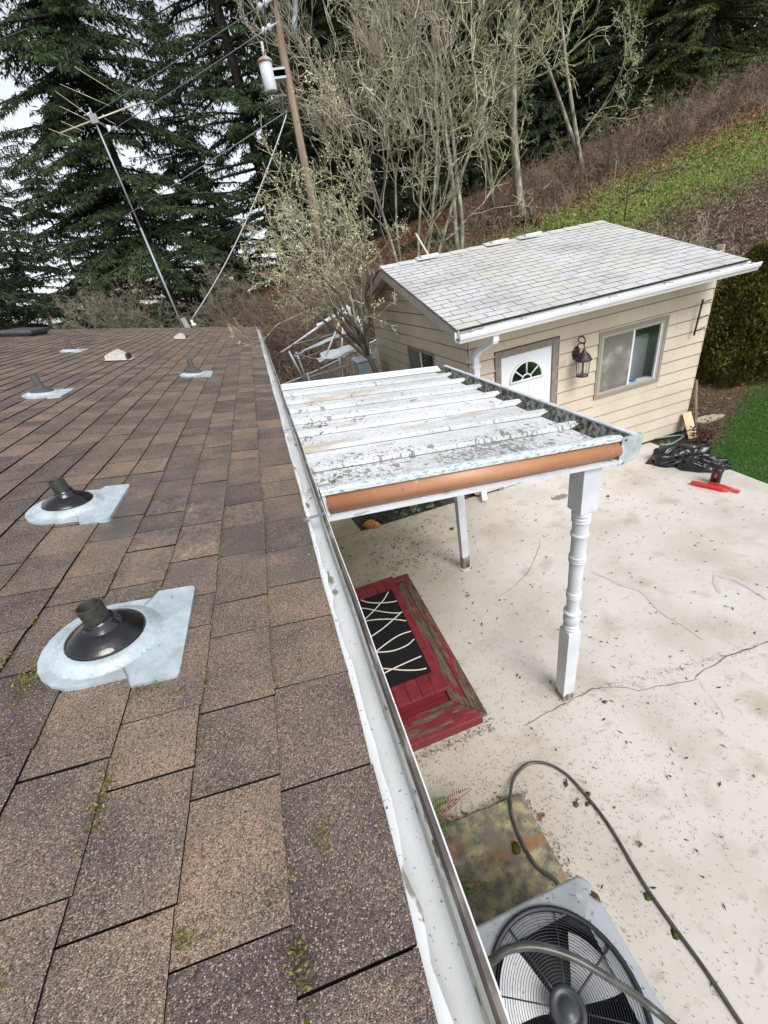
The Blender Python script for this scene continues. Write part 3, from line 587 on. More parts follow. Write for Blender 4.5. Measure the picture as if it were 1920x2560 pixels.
b.build('corner_cap',mat('galvanised_cap',(.55,.6,.63),.35,.5,noise=(25,[(.3,(.42,.47,.5)),(.55,(.6,.65,.68)),(.75,(.75,.79,.82))],5,None)),cover)
for dz in (0.0,-.135): b=MB(); b.lathe([(.007,0),(.0065,.003),(0,.0045)],(CX1-.095,CY0-.006,zt+dz-.002),8,axis=(0,-1,0)); b.build('screw',mat('rusty_screw',(.07,.05,.045),.7,.3),cover)
# dead leaves and moss heaped in the gutter
P=np.stack([RNG.uniform(CX1-.15,CX1-.04,1500),RNG.uniform(CY0+.05,CY1-.05,1500),np.full(1500,zt-.112)],1); P[:,2]+=RNG.random(1500)*.025
sel=RNG.random(1500)<(.5+.5*np.sin(P[:,1]*19)); P=P[sel]; V,F=blades(P,nrm(RNG.normal(size=P.shape)*[1,1,.5]),RNG.uniform(.01,.03,len(P)),RNG.uniform(.004,.012,len(P)))
o=npmesh('gutter_debris',V,F,leafmat('gutter_moss',(.02,.018,.008),(.05,.045,.015),(.12,.12,.03)),cover); o['kind']='stuff'
# posts
PW_=mat('post_paint',(.8,.82,.84),.5,noise=(6,[(.3,(.50,.52,.55)),(.6,(.60,.62,.66))],5,None),layers=[(28,5,.66,.70,(.55,.54,.5),(1,1,.4),'n')])
def rot_edge(M,h):   # bare wet wood where the paint has gone at the foot
    t=M.node_tree; N=t.nodes; L=t.links; b=N['Principled BSDF']; src=b.inputs['Base Color'].links[0].from_socket
    tc=N.new('ShaderNodeTexCoord'); sp=N.new('ShaderNodeSeparateXYZ'); L.new(tc.outputs['Object'],sp.inputs[0])
    n=N.new('ShaderNodeTexNoise'); n.inputs['Scale'].default_value=14; n.inputs['Detail'].default_value=5; L.new(tc.outputs['Object'],n.inputs['Vector'])
    a=N.new('ShaderNodeMath'); a.operation='MULTIPLY_ADD'; L.new(n.outputs['Fac'],a.inputs[0]); a.inputs[1].default_value=-.22; L.new(sp.outputs['Z'],a.inputs[2])
    m_=N.new('ShaderNodeMath'); m_.operation='LESS_THAN'; L.new(a.outputs[0],m_.inputs[0]); m_.inputs[1].default_value=h-.11
    w_=N.new('ShaderNodeTexNoise'); w_.inputs['Scale'].default_value=40; mp=N.new('ShaderNodeMapping'); mp.inputs['Scale'].default_value=(1,1,.12); L.new(tc.outputs['Object'],mp.inputs[0]); L.new(mp.outputs[0],w_.inputs['Vector'])
    r=N.new('ShaderNodeValToRGB'); r.color_ramp.elements[0].position=.35; r.color_ramp.elements[0].color=(.05,.04,.03,1); r.color_ramp.elements[1].position=.65; r.color_ramp.elements[1].color=(.32,.28,.22,1); L.new(w_.outputs['Fac'],r.inputs[0])
    mx=N.new('ShaderNodeMixRGB'); L.new(m_.outputs[0],mx.inputs[0]); L.new(src,mx.inputs[1]); L.new(r.outputs[0],mx.inputs[2]); L.new(mx.outputs[0],b.inputs['Base Color']); return M
PWA=rot_edge(PW_,.07)
px_,py_=1.50,1.675; top=cz(px_,-.155); q=.052
b=MB()
def sq(b,z0,z1,q0,q1=None): 
    q1=q1 or q0
    b.hexa([(px_-q0,py_-q0,z0),(px_+q0,py_-q0,z0),(px_+q0,py_+q0,z0),(px_-q0,py_+q0,z0)],[(px_-q1,py_-q1,z1),(px_+q1,py_-q1,z1),(px_+q1,py_+q1,z1),(px_-q1,py_+q1,z1)])
sq(b,.0,.79,q-.003,q); sq(b,.79,.80,q,q-.006)
sq(b,top-.305,top-.3,q-.008,q+.006); sq(b,top-.3,top,q+.006)
zz=.80; T=top-.305-.80
prof=[(.045,.0),(.05,.01),(.05,.022),(.043,.028),(.048,.034),(.048,.045),(.041,.05),(.05,.075),(.052,.105),(.044,.14),(.040,.15),(.052,.158),(.052,.172),(.042,.18),(.043,.30),(.047,.303),(.047,.312),(.043,.316),(.047,.32),(.047,.33),(.043,.333),(.047,.337),(.047,.346),(.043,.35),(.045,.58)]
k=T/.98
prof2=prof+[(.045,.60),(.049,.603),(.049,.613),(.045,.617),(.049,.621),(.049,.63),(.045,.634),(.049,.638),(.049,.647),(.045,.65),(.045,.80),(.050,.803),(.050,.818),(.045,.822),(.046,.90),(.050,.903),(.050,.915),(.045,.919),(.050,.923),(.050,.935),(.045,.94),(.052,.955),(.049,.97),(.043,.98)]
b.lathe([((.047+(r-.0455)*1.7),h*k) for r,h in prof2],(px_,py_,zz),28)
post=b.build('turned_post',PWA,cover,bevel=.002); post['label']='white turned post with square foot, nearest the camera'
b=MB(); tx,ty=1.517,3.50; tz=cz(tx,-.155); 
b.hexa([(tx-.043,ty-.043,.0),(tx+.043,ty-.043,.0),(tx+.043,ty+.043,.0),(tx-.043,ty+.043,.0)],[(tx-.045,ty-.045,tz),(tx+.045,ty-.045,tz),(tx+.045,ty+.045,tz),(tx-.045,ty+.045,tz)])
PWB=rot_edge(mat('post_paint_b',(.8,.82,.84),.5,noise=(6,[(.3,(.50,.52,.54)),(.6,(.60,.62,.65))],5,None)),.2)
o=b.build('square_post',PWB,cover,bevel=.003); o['label']='plain square white post with bare rotten foot'
b=MB(); b.box(tx-.055,tx+.055,ty-.055,ty-.046,0,.03); b.box(tx+.046,tx+.055,ty-.055,ty+.05,0,.03); b.box(tx-.07,tx-.046,ty-.055,ty+.04,.0,.018); b.build('foot_trim',mat('peeling_trim',(.6,.58,.54),.7,noise=(30,[(.4,(.2,.17,.13)),(.55,(.7,.69,.66))],4,None)),cover)
b=MB(); b.box(tx+.01,tx+.014,ty-.049,ty-.046,tz-.18,tz-.10); b.build('hook',MATS['white_aluminium'],cover)
b=MB(); sheared(b,.12,CX1-.12,[(.04,-.15),(.08,-.15),(.08,-.08),(.04,-.08)],CY0,1); sheared(b,.12,CX1-.12,[(.04,-.15),(.08,-.15),(.08,-.08),(.04,-.08)],CY1,-1); b.hexa([(1.47,CY0+.02,top-.0),(1.53,CY0+.02,top-.0),(1.53,CY1-.02,top),(1.47,CY1-.02,top)],[(1.47,CY0+.02,top+.07),(1.53,CY0+.02,top+.07),(1.53,CY1-.02,top+.07),(1.47,CY1-.02,top+.07)]); b.build('beam',ALU,cover)
# moss tufts on the cover
def tuft(b,c,r,n,up=.6):
    pass
P=[];D=[]
for (px,py,k_,sp) in ((728,1003,26,.05),(745,1030,22,.05),(775,1062,30,.06),(795,1068,24,.05),(770,1098,22,.05),(788,1118,18,.04),(840,1195,22,.05),(800,1230,20,.06),(777,1010,12,.03),(760,1045,12,.04),(808,1081,14,.04),(832,1158,10,.03),(912,1024,12,.04),(1030,1003,16,.03),(885,1053,12,.05),(1300,996,22,.02),(735,1000,14,.04)):
    d=_r*(px-960)/1000+_d*(py-1280)/1000+_f
    # intersect the sloping cover plane
    t=(cz(0)-.03-H)/(d[2]+SL*d[0]); c=np.array([d[0]*t,d[1]*t,H+d[2]*t])
    for q_ in range(k_): P.append(c+np.array([RNG.normal()*sp*.6,RNG.normal()*sp*.5,RNG.random()*.008])); v=RNG.normal(size=3)*[1,1,.3]; D.append(v)
P=np.array(P);D=np.array(D); V,F=blades(P,D,RNG.uniform(.012,.034,len(P)),RNG.uniform(.004,.011,len(P)))
MOSSM=leafmat('moss',(.035,.04,.008),(.10,.11,.015),(.22,.24,.04),scale=20,fine=90)
o=npmesh('moss_tufts',V,F,MOSSM); tag(o,'green and brown moss fragments scattered over the white patio cover','moss',kind='stuff')
# ================================================================ STEPS
RED=mat('red_paint',(.23,.022,.028),.42,noise=(5,[(.3,(.13,.011,.016)),(.7,(.18,.02,.026))],5,None),bump=.15,bscale=40)
def worn(name,axis,lo,hi):
    M=mat(name,(.25,.02,.03),.45,noise=(9,[(.35,(.14,.013,.02)),(.7,(.21,.027,.034))],6,(1,1,1)),bump=.2,bscale=50)
    t=M.node_tree; N=t.nodes; L=t.links; b=N['Principled BSDF']; src=b.inputs['Base Color'].links[0].from_socket
    tc=N.new('ShaderNodeTexCoord'); mp=N.new('ShaderNodeMapping'); mp.inputs['Scale'].default_value=(3.2,.45,1) if axis=='y' else (.5,3.2,1); L.new(tc.outputs['Object'],mp.inputs[0])
    n=N.new('ShaderNodeTexNoise'); n.inputs['Scale'].default_value=5.5; n.inputs['Detail'].default_value=6; L.new(mp.outputs[0],n.inputs['Vector'])
    m_=N.new('ShaderNodeMapRange'); m_.inputs[1].default_value=lo; m_.inputs[2].default_value=hi; L.new(n.outputs['Fac'],m_.inputs[0])
    n2=N.new('ShaderNodeTexNoise'); n2.inputs['Scale'].default_value=22; n2.inputs['Detail'].default_value=6; L.new(mp.outputs[0],n2.inputs['Vector'])
    r=N.new('ShaderNodeValToRGB'); r.color_ramp.elements[0].position=.3; r.color_ramp.elements[0].color=(.045,.03,.018,1); r.color_ramp.elements[1].position=.7; r.color_ramp.elements[1].color=(.16,.12,.085,1); L.new(n2.outputs['Fac'],r.inputs[0])
    mx=N.new('ShaderNodeMixRGB'); L.new(m_.outputs[0],mx.inputs[0]); L.new(src,mx.inputs[1]); L.new(r.outputs[0],mx.inputs[2]); L.new(mx.outputs[0],b.inputs['Base Color']); return M
WY=worn('worn_red_right','y',.43,.45); WX=worn('worn_red_near','x',.52,.54); WT=worn('worn_red_top','y',.64,.66)
steps=thing('wooden_steps',(.45,2.6,0),'red painted two tier wooden steps with paint worn to bare wood','steps')
z1,z2=.16,.32; X1,Y0_,Y1_=.805,1.685,3.565; XL=-.40
b=MB(); b.box(XL,X1-.03,Y0_+.03,Y1_-.02,.002,z1-.027); b.build('lower_box',RED,steps)
b=MB(); b.box(XL,.56,Y0_+.27,Y1_-.18,z1+.001,z2-.026); b.build('upper_box',RED,steps)
def board(b,pts,z0,z1_): b.hexa([(x,y,z0) for x,y in pts],[(x,y,z1_) for x,y in pts])
zt0=z1-.026
for nm,pts,M in (('tread_board',[(X1-.09,Y0_+.094),(X1,Y0_+.002),(X1,Y1_-.002),(X1-.09,Y1_-.092)],WY),('tread_board',[(X1-.215,Y0_+.216),(X1-.094,Y0_+.098),(X1-.094,Y1_-.098),(X1-.215,Y1_-.216)],WY),
    ('tread_board',[(XL,Y0_),(X1-.003,Y0_),(X1-.218,Y0_+.214),(XL,Y0_+.214)],WX),('tread_board',[(XL,Y1_),(XL,Y1_-.09),(X1-.093,Y1_-.09),(X1-.003,Y1_)],WX)):
    b=MB(); board(b,pts,zt0,z1); b.build(nm,M,steps,bevel=.003)
yb0,yb1=Y0_+.225,Y1_-.15; xs_=[.595,.475,.37,.265,.16,.055,-.05,-.155,-.26,-.4]
for i in range(len(xs_)-1):
    b=MB(); board(b,[(xs_[i+1]+.003,yb0+random.uniform(-.003,.003)),(xs_[i],yb0),(xs_[i],yb1),(xs_[i+1]+.003,yb1)],z2-.025,z2+random.uniform(-.001,.001)); b.build('top_board',WT,steps,bevel=.003)
# mat
matt=thing('door_mat',(.27,2.65,z2),'black mat with cream curved lines lying on the red steps','door mat')
mx0,mx1,my0,my1=.0,.515,2.095,3.20
b=MB(); nx,ny=10,22
vs=[];
for j in range(ny+1):
    for i in range(nx+1):
        x=mx0+(mx1-mx0)*i/nx; y=my0+(my1-my0)*j/ny; vs.append((x+ (.006 if j else 0),y,z2+.010+.0015*math.sin(x*9)*math.sin(y*7)))
b.add(vs,[(j*(nx+1)+i,j*(nx+1)+i+1,(j+1)*(nx+1)+i+1,(j+1)*(nx+1)+i) for j in range(ny) for i in range(nx)]); 
b.box(mx0,mx1+.005,my0,my1,z2+.002,z2+.0075)
b.build('pile',mat('black_pile',(.008,.008,.009),.95,spec=.15,noise=(220,[(.3,(.004,.004,.005)),(.7,(.018,.018,.02))],2,None),bump=.5,bscale=300,bdist=.003),matt)
CRM=mat('cream_pile',(.62,.58,.5),.95,noise=(200,[(.3,(.5,.46,.38)),(.7,(.7,.66,.58))],2,None),bump=.4,bscale=250,bdist=.003)
def mu(zx,zy):   # photo zoom coordinates of the mat's stripes -> mat plane
    p=atz(840+zx/3.607,1380+zy/3.607,z2+.012); return (p.x,p.y)
for L_ in ([(472,358),(430,430),(400,462),(345,525),(230,635)],[(222,432),(300,455),(420,458),(500,450),(560,437)],[(185,512),(260,508),(400,535),(500,548),(575,548)],[(600,535),(520,605),(420,690),(282,785)],[(232,628),(350,610),(470,604),(560,610),(632,620)],[(675,713),(580,745),(480,805),(330,920)],[(704,785),(640,840),(520,888),(400,902),(320,898)],[(768,938),(660,985),(560,1030),(480,1068),(398,1115)],[(815,1048),(740,1062),(620,1065),(500,1055),(380,1046)]):
    q_=[mu(*p) for p in L_]; 
    q_=[(min(max(x,mx0+.004),mx1),y) for x,y in q_]
    # smooth
    pts=[]
    for i in range(len(q_)-1):
        p0=q_[max(i-1,0)];p1=q_[i];p2=q_[i+1];p3=q_[min(i+2,len(q_)-1)]
        for s in range(6):
            t=s/6; f=lambda a,b_,c,d_:.5*((2*b_)+(-a+c)*t+(2*a-5*b_+4*c-d_)*t*t+(-a+3*b_-3*c+d_)*t**3)
            pts.append((f(p0[0],p1[0],p2[0],p3[0]),f(p0[1],p1[1],p2[1],p3[1]),z2+.0105))
    pts.append((*q_[-1],z2+.0105)); b=MB(); b.tube(pts,.0062,6); o=b.build('stripe',CRM,matt)
# ================================================================ AIR CONDITIONER
AX0,AX1,AY0,AY1,AZ=.0,.665,-.14,.52,.80
ac=thing('air_conditioner',((AX0+AX1)/2,(AY0+AY1)/2,.05),'grey outdoor air conditioner with round wire fan grille beside the house','air conditioner')
GP=mat('ac_grey',(.36,.385,.41),.42,noise=(12,[(.3,(.33,.355,.38)),(.7,(.38,.405,.43))],5,None),layers=[(180,3,.69,.74,(.06,.05,.04),None,'n'),(18,5,.66,.72,(.44,.45,.45),None,'n')])
DK=mat('ac_dark',(.012,.013,.02),.5); WR=mat('ac_wire',(.022,.024,.032),.4)
def rr(x0,x1,y0,y1,r,n=10):
    out=[]
    for cx,cy,a0 in ((x1-r,y1-r,0),(x0+r,y1-r,PI/2),(x0+r,y0+r,PI),(x1-r,y0+r,1.5*PI)):
        out+=[(cx+r*math.cos(a0+PI/2*k/n),cy+r*math.sin(a0+PI/2*k/n)) for k in range(n+1)]
    return out
fc=(.335,.205); FR=.268
o_=rr(AX0,AX1,AY0,AY1,.055); n=len(o_)
ang=[math.atan2(y-fc[1],x-fc[0]) for x,y in o_]
lay=[([(x*1.0,y) for x,y in rr(AX0+.004,AX1-.004,AY0+.004,AY1-.004,.05)],AZ-.075),(o_,AZ-.07),(o_,AZ-.018),(rr(AX0+.006,AX1-.006,AY0+.006,AY1-.006,.052),AZ-.006),(rr(AX0+.016,AX1-.016,AY0+.016,AY1-.016,.045),AZ)]
for r_,z_ in ((FR+.03,AZ+.001),(FR+.024,AZ+.010),(FR+.020,AZ+.012)):
    lay.append(([(fc[0]+r_*math.cos(a),fc[1]+r_*math.sin(a)) for a in ang],z_))
b=MB(); vs=[(x,y,z) for l,z in lay for x,y in l]
b.add(vs,[(l*n+i,l*n+(i+1)%n,(l+1)*n+(i+1)%n,(l+1)*n+i) for l in range(len(lay)-1) for i in range(n)],smooth=True); b.build('top_panel',GP,ac)
b=MB(); l1=rr(AX0+.012,AX1-.012,AY0+.012,AY1-.012,.05)
b.add([(x,y,.07) for x,y in l1]+[(x,y,AZ-.06) for x,y in l1],[(i,(i+1)%n,n+(i+1)%n,n+i) for i in range(n)]); b.build('coil_cabinet',mat('ac_coil',(.05,.055,.06),.5,noise=(80,[(.4,(.02,.02,.025)),(.6,(.1,.11,.12))],2,(1,1,6))),ac)
for k in range(18):
    z=.12+k*.034; b=MB(); l2=rr(AX0+.006,AX1-.006,AY0+.006,AY1-.006,.052); b.add([(x,y,z) for x,y in l1]+[(x,y,z-.012) for x,y in l2],[(i,(i+1)%n,n+(i+1)%n,n+i) for i in range(n)]); b.build('louvre',GP,ac)
b=MB(); 
for cx,cy in ((AX0+.012,AY0+.012),(AX1-.05,AY0+.012),(AX0+.012,AY1-.05),(AX1-.05,AY1-.05)): b.box(cx,cx+.038,cy,cy+.038,.06,AZ-.06)
b.box(AX0+.005,AX1-.005,AY0+.005,AY1-.005,.05,.075); b.build('base_frame',GP,ac)
b=MB(); b.lathe([(FR+.022,AZ+.008),(FR+.02,AZ+.016),(FR+.004,AZ+.014),(FR-.002,AZ-.01),(FR-.004,AZ-.30),(0,AZ-.30)],(fc[0],fc[1],0),48); b.build('fan_well',DK,ac)
BL=mat('fan_blade_silver',(.62,.66,.70),.45,.15,noise=(9,[(.3,(.74,.78,.82)),(.7,(.86,.89,.92))],4,None),layers=[(120,2,.7,.74,(.15,.13,.1),None,'n')])
for k,a0 in enumerate((math.radians(137),math.radians(17),math.radians(257))):
    b=MB(); nr,na=6,6; vs=[]
    for i in range(nr+1):
        r=.055+(.245-.055)*i/nr; span=math.radians(40+16*math.sin(i/nr*PI*.6))
        for j in range(na+1):
            a=a0+span*(j/na-.5)+.10*(i/nr); vs.append((fc[0]+r*math.cos(a),fc[1]+r*math.sin(a),AZ-.055-.06*(j/na-.5)*(1+i/nr*.3)))
    b.add(vs,[(i*(na+1)+j,i*(na+1)+j+1,(i+1)*(na+1)+j+1,(i+1)*(na+1)+j) for i in range(nr) for j in range(na)],smooth=True); b.build('fan_blade',BL,ac)
b=MB(); b.lathe([(.0,AZ-.07),(.05,AZ-.07),(.062,AZ-.08),(.062,AZ-.28),(0,AZ-.28)],(fc[0],fc[1],0),24); b.build('fan_motor',DK,ac)
b=MB(); nr=22
for i in range(nr):
    r=.062+(FR-.006-.062)*i/(nr-1); z=AZ+.012+.016*(1-((r-.06)/(FR-.06))**2)
    b.tube([(fc[0]+r*math.cos(2*PI*j/56),fc[1]+r*math.sin(2*PI*j/56),z) for j in range(57)],.0012,5,cap=False)
b.build('grille_rings',WR,ac)
for k in range(8):
    a=2*PI*k/8+.32; b=MB(); b.tube([(fc[0]+r*math.cos(a),fc[1]+r*math.sin(a),AZ+.010+.016*(1-((r-.06)/(FR-.06))**2)) for r in (.05,.1,.15,.2,FR+.006)],.0026 if k%2 else .0042,6); b.build('grille_spoke',WR,ac)
b=MB(); b.lathe([(0,AZ+.036),(.028,AZ+.036),(.030,AZ+.033),(.045,AZ+.033),(.047,AZ+.036),(.060,AZ+.034),(.066,AZ+.028),(.066,AZ+.018),(.0,AZ+.018)],(fc[0],fc[1],0),36); b.build('grille_cap',mat('ac_cap',(.035,.04,.05),.4,layers=[(150,3,.68,.74,(.1,.09,.07),None,'n')]),ac)
# pad
b=MB(); b.hexa([(-.3,-.35,.002),(.765,-.35,.002),(.765,1.16,.002),(-.3,1.19,.002)],[(-.3,-.35,.048),(.76,-.35,.048),(.76,1.155,.048),(-.3,1.185,.048)])
pad=b.build('equipment_pad',mat('lichen_concrete',(.3,.28,.2),.85,noise=(16,[(.30,(.10,.095,.07)),(.46,(.19,.17,.125)),(.60,(.30,.27,.15)),(.76,(.42,.39,.22))],10,None),bump=.4,bscale=60,
   layers=[(2.4,8,.54,.66,(.26,.13,.055),(.6,2.6,1),'n'),(40,6,.6,.68,(.08,.075,.045),None,'n'),(3.2,5,.60,.68,(.17,.155,.12),None,'n')]),bevel=.004); tag(pad,'concrete slab stained with yellow lichen and rust under the air conditioner','slab')
# hose
def spline(P,n=8):
    P=[Vector(p) for p in P]; out=[]
    for i in range(len(P)-1):
        p0=P[max(i-1,0)];p1=P[i];p2=P[i+1];p3=P[min(i+2,len(P)-1)]
        for s in range(n):
            t=s/n; out.append(.5*((2*p1)+(p2-p0)*t+(2*p0-5*p1+4*p2-p3)*t*t+(3*p1-p0-3*p2+p3)*t**3))
    out.append(P[-1]); return out
g=lambda x,y,z=.012: tuple(atz(x,y,z))
HP=[(1.15,-.35,.012),g(1840,2540),g(1760,2420),g(1620,2225),g(1520,2060),g(1440,1960),g(1400,1925),g(1360,1908),g(1320,1910),g(1288,1940,.02),g(1276,1985,.062),g(1283,2050,.062),g(1310,2115,.062),g(1345,2170,.062),(.69,.67,.065),(.60,.565,.085),(.3,.555,.3),(.14,.555,.55),(.04,.62,.9),(-.04,.52,1.25),(.02,.34,1.50)]
HP+= [tuple(atz(1215,2405,1.56)),tuple(atz(1270,2374,1.58)),tuple(atz(1340,2366,1.58)),tuple(atz(1430,2392,1.56)),tuple(atz(1530,2450,1.52)),tuple(atz(1630,2520,1.45)),(.55,-.05,1.4),(.72,-.2,.9),(.85,-.35,.3),(.95,-.5,.02)]
b=MB(); b.tube(spline(HP),.0105,10); hose=b.build('hose',mat('grey_hose',(.06,.06,.055),.3,noise=(20,[(.3,(.035,.035,.032)),(.7,(.085,.085,.078))],3,None))); tag(hose,'long dark grey hose looped on the patio and over the air conditioner','hose')
b=MB(); b.tube(spline([(.68,.40,.60),(.72,.34,.3),(.76,.25,.03),(.85,.12,.012),(1.0,-.1,.012)]),.008,8); o=b.build('cable',mat('black_cable',(.015,.015,.015),.5)); tag(o,'short black cable lying beside the air conditioner','cable')
# fern fronds by the slab
FG=leafmat('fern_green',(.02,.05,.015),(.05,.12,.03),(.10,.2,.06),fine=60); FB=leafmat('fern_brown',(.08,.03,.018),(.2,.07,.035),(.3,.15,.09),fine=60)
def frond(root,tip,lift,M,parent,width=.055,n=30,curl=0):
    root,tip=Vector(root),Vector(tip); P=[];D=[];Ls=[]
    side=(tip-root).cross(Vector((0,0,1))).normalized()
    for i in range(n):
        t=i/(n-1); p=root.lerp(tip,t)+Vector((0,0,lift*math.sin(t*PI*.75))); L_=width*math.sin(PI*(.12+.85*t))**.8
        for s in (-1,1): P.append(p); D.append(side*s+(tip-root).normalized()*.45+Vector((0,0,-.1-curl*random.random()))); Ls.append(L_*random.uniform(.85,1.1))
    V,F=blades(np.array(P),np.array(D),np.array(Ls),.008,np.tile([[0,0,1.]],(len(P),1))); return npmesh('frond',V,F,M,parent)
fern=thing('fern',(.0,1.2,.02),'sword fern with green and withered brown fronds beside the stained slab','fern')
for (px,py),z,M,l in (((1180,1985),.10,FB,.10),((1150,2010),.10,FB,.08),((1125,2010),.12,FG,.12),((1105,2040),.12,FG,.12),((1135,2065),.08,FG,.06),((1120,2090),.07,FG,.05),((1150,2050),.05,FB,.05)):
    frond((-.02,1.22,.05),atz(px,py,z),l,M,fern)
fern2=thing('fern',(-.05,.9,.02),'small green fern at the wall edge of the slab, close to the air conditioner','fern')
for (px,py),z,M,l in (((1178,2200),.10,FG,.05),((1190,2230),.10,FG,.03),((1215,2210),.06,FB,.03),((1165,2225),.10,FG,.05),((1150,2240),.09,FG,.05)):
    frond((-.06,.88,.06),atz(px,py,z),l,M,fern2,.045)
# ================================================================ SHED
shed=thing('shed',(4.3,7,0),'cream lap sided garden shed with pale grey shingle roof and white door','shed')
SX0,SX1,SY0,SY1=2.42,6.26,4.90,9.3; RY,RZs=7.08,3.235; EY,EZ=4.45,2.50; SLP=(RZs-EZ)/(RY-EY)
SID=mat('cream_siding',(.60,.49,.35),.6,noise=(2.2,[(.3,(.52,.445,.345)),(.6,(.585,.51,.405)),(.8,(.62,.545,.44))],5,None),layers=[(11,6,.62,.74,(.48,.42,.32),(1,1,.35),'n')],bump=.06,bscale=70)
TAU=mat('taupe_trim',(.30,.255,.21),.55,noise=(20,[(.3,(.20,.17,.14)),(.7,(.27,.23,.195))],4,None)); WHT=mat('white_paint',(.78,.8,.83),.4); DKR=mat('dark_red_trim',(.07,.02,.016),.6)
def roofz(y): return RZs-SLP*abs(y-RY)
BH=.178; zb=.03
front_open=[(2.785,3.735,0,2.05),(4.38,5.535,1.03,1.965)]; side_open=[(6.0,7.2,1.2,2.0)]
b=MB(); k=0; z=zb
while z<2.62:
    zt_=min(z+BH,2.62)
    segs=[(SX0,SX1)]
    for (a0,a1,c0,c1) in front_open:
        if zt_>c0+.01 and z<c1-.01:
            segs=[s for (p,q) in segs for s in (((p,min(q,a0)),(max(p,a1),q)) if p<a0 or q>a1 else ()) if s[1]-s[0]>.01]
    for p,q in segs: b.add([(p,SY0-.026,z+.011),(q,SY0-.026,z+.011),(q,SY0-.012,zt_+.006),(p,SY0-.012,zt_+.006),(p,SY0+.0,z+.011),(q,SY0+.0,z+.011)],[(0,1,2,3),(0,4,5,1),(1,5,2),(0,3,4)]); b.add([(p,SY0-.0135,z-.004),(q,SY0-.0135,z-.004),(q,SY0-.0135,z+.010),(p,SY0-.0135,z+.010)],[(0,1,2,3)],1)  # second mesh: dark strip painting the shadow below each board lip
    z+=BH
# partial board infill round openings
for (a0,a1,c0,c1) in front_open[1:]:
    zz=zb+BH*math.floor((c0-zb)/BH); b.box(a0,a1,SY0-.020,SY0-.001,zz+.001,c0-.001)
    zz=zb+BH*math.ceil((c1-zb)/BH); b.box(a0,a1,SY0-.020,SY0-.001,c1+.001,zz-.001)
b.box(2.785,3.735,SY0-.020,SY0-.001,2.051,zb+BH*12-.001)
# left gable wall boards
z=zb
while z<3.2:
    zt_=min(z+BH,3.15); 
    def yr(zz): 
        if zz<=roofz(SY0)-.06: return SY0,SY1
        d=(RZs-.06-zz)/SLP; return max(SY0,RY-d),min(SY1,RY+d)
    y0a,y1a=yr(z); y0b,y1b=yr(zt_)
    if y1b-y0b>0.02:
        segs=[(y0a,y1a,y0b,y1b)]
        for (a0,a1,c0,c1) in side_open:
            if zt_>c0+.01 and z<c1-.01: segs=[(y0a,a0,y0b,a0),(a1,y1a,a1,y1b)]
        for (p,q,p2,q2) in segs: b.add([(SX0-.026,q,z+.012),(SX0-.026,p,z+.012),(SX0-.012,p2,zt_+.006),(SX0-.012,q2,zt_+.006),(SX0,q,z+.012),(SX0,p,z+.012)],[(0,1,2,3),(0,4,5,1),(1,5,2),(0,3,4)]); b.add([(SX0-.0135,q,z-.006),(SX0-.0135,p,z-.006),(SX0-.0135,p,z+.010),(SX0-.0135,q,z+.010)],[(0,1,2,3)],1)  # same painted lap shadow strip along the gable boards
    z+=BH
zz=zb+BH*math.floor((1.2-zb)/BH); b.box(SX0-.016,SX0-.001,6.0,7.2,zz+.001,1.2); zz=zb+BH*math.ceil((2.0-zb)/BH); b.box(SX0-.016,SX0-.001,6.0,7.2,2.0,zz-.001)
# right and back walls
b.box(SX1-.02,SX1,SY0+.02,SY1,0,2.5); b.add([(SX1,SY0,2.4),(SX1,SY1,2.4),(SX1,RY,RZs-.06)],[(0,1,2)]); b.box(SX0,SX1-.03,SY1-.02,SY1,0,2.5)
b.build('wall',[SID,mat('siding_lap_shadow',(.19,.155,.115),.95)],shed)  # slot one is the lap shadow, put in as dark brown colour
b=MB(); z=zb; k=0
while z<2.55: b.box(SX1-.0,SX1+.012,SY0-.022,SY0+.07,z,z+BH-.006); z+=BH
b.build('corner_board',SID,shed)
b=MB(); b.box(SX0-.0,SX1,SY0-.004,SY0+.02,-.08,.035); b.build('footing',mat('footing_wood',(.06,.045,.03),.9),shed)
# soffit and fascia
b=MB(); b.add([(2.12,EY+.03,EZ-.06),(SX1-.06,EY+.03,EZ-.06),(SX1+.02,SY0,EZ-.06+.12),(2.12,SY0,EZ+.06)],[(0,1,2,3)]); b.box(2.12,SX1-.06,EY+.03,EY+.045,EZ-.13,EZ-.012); b.build('fascia',mat('shed_trim_white',(.72,.72,.7),.5),shed)
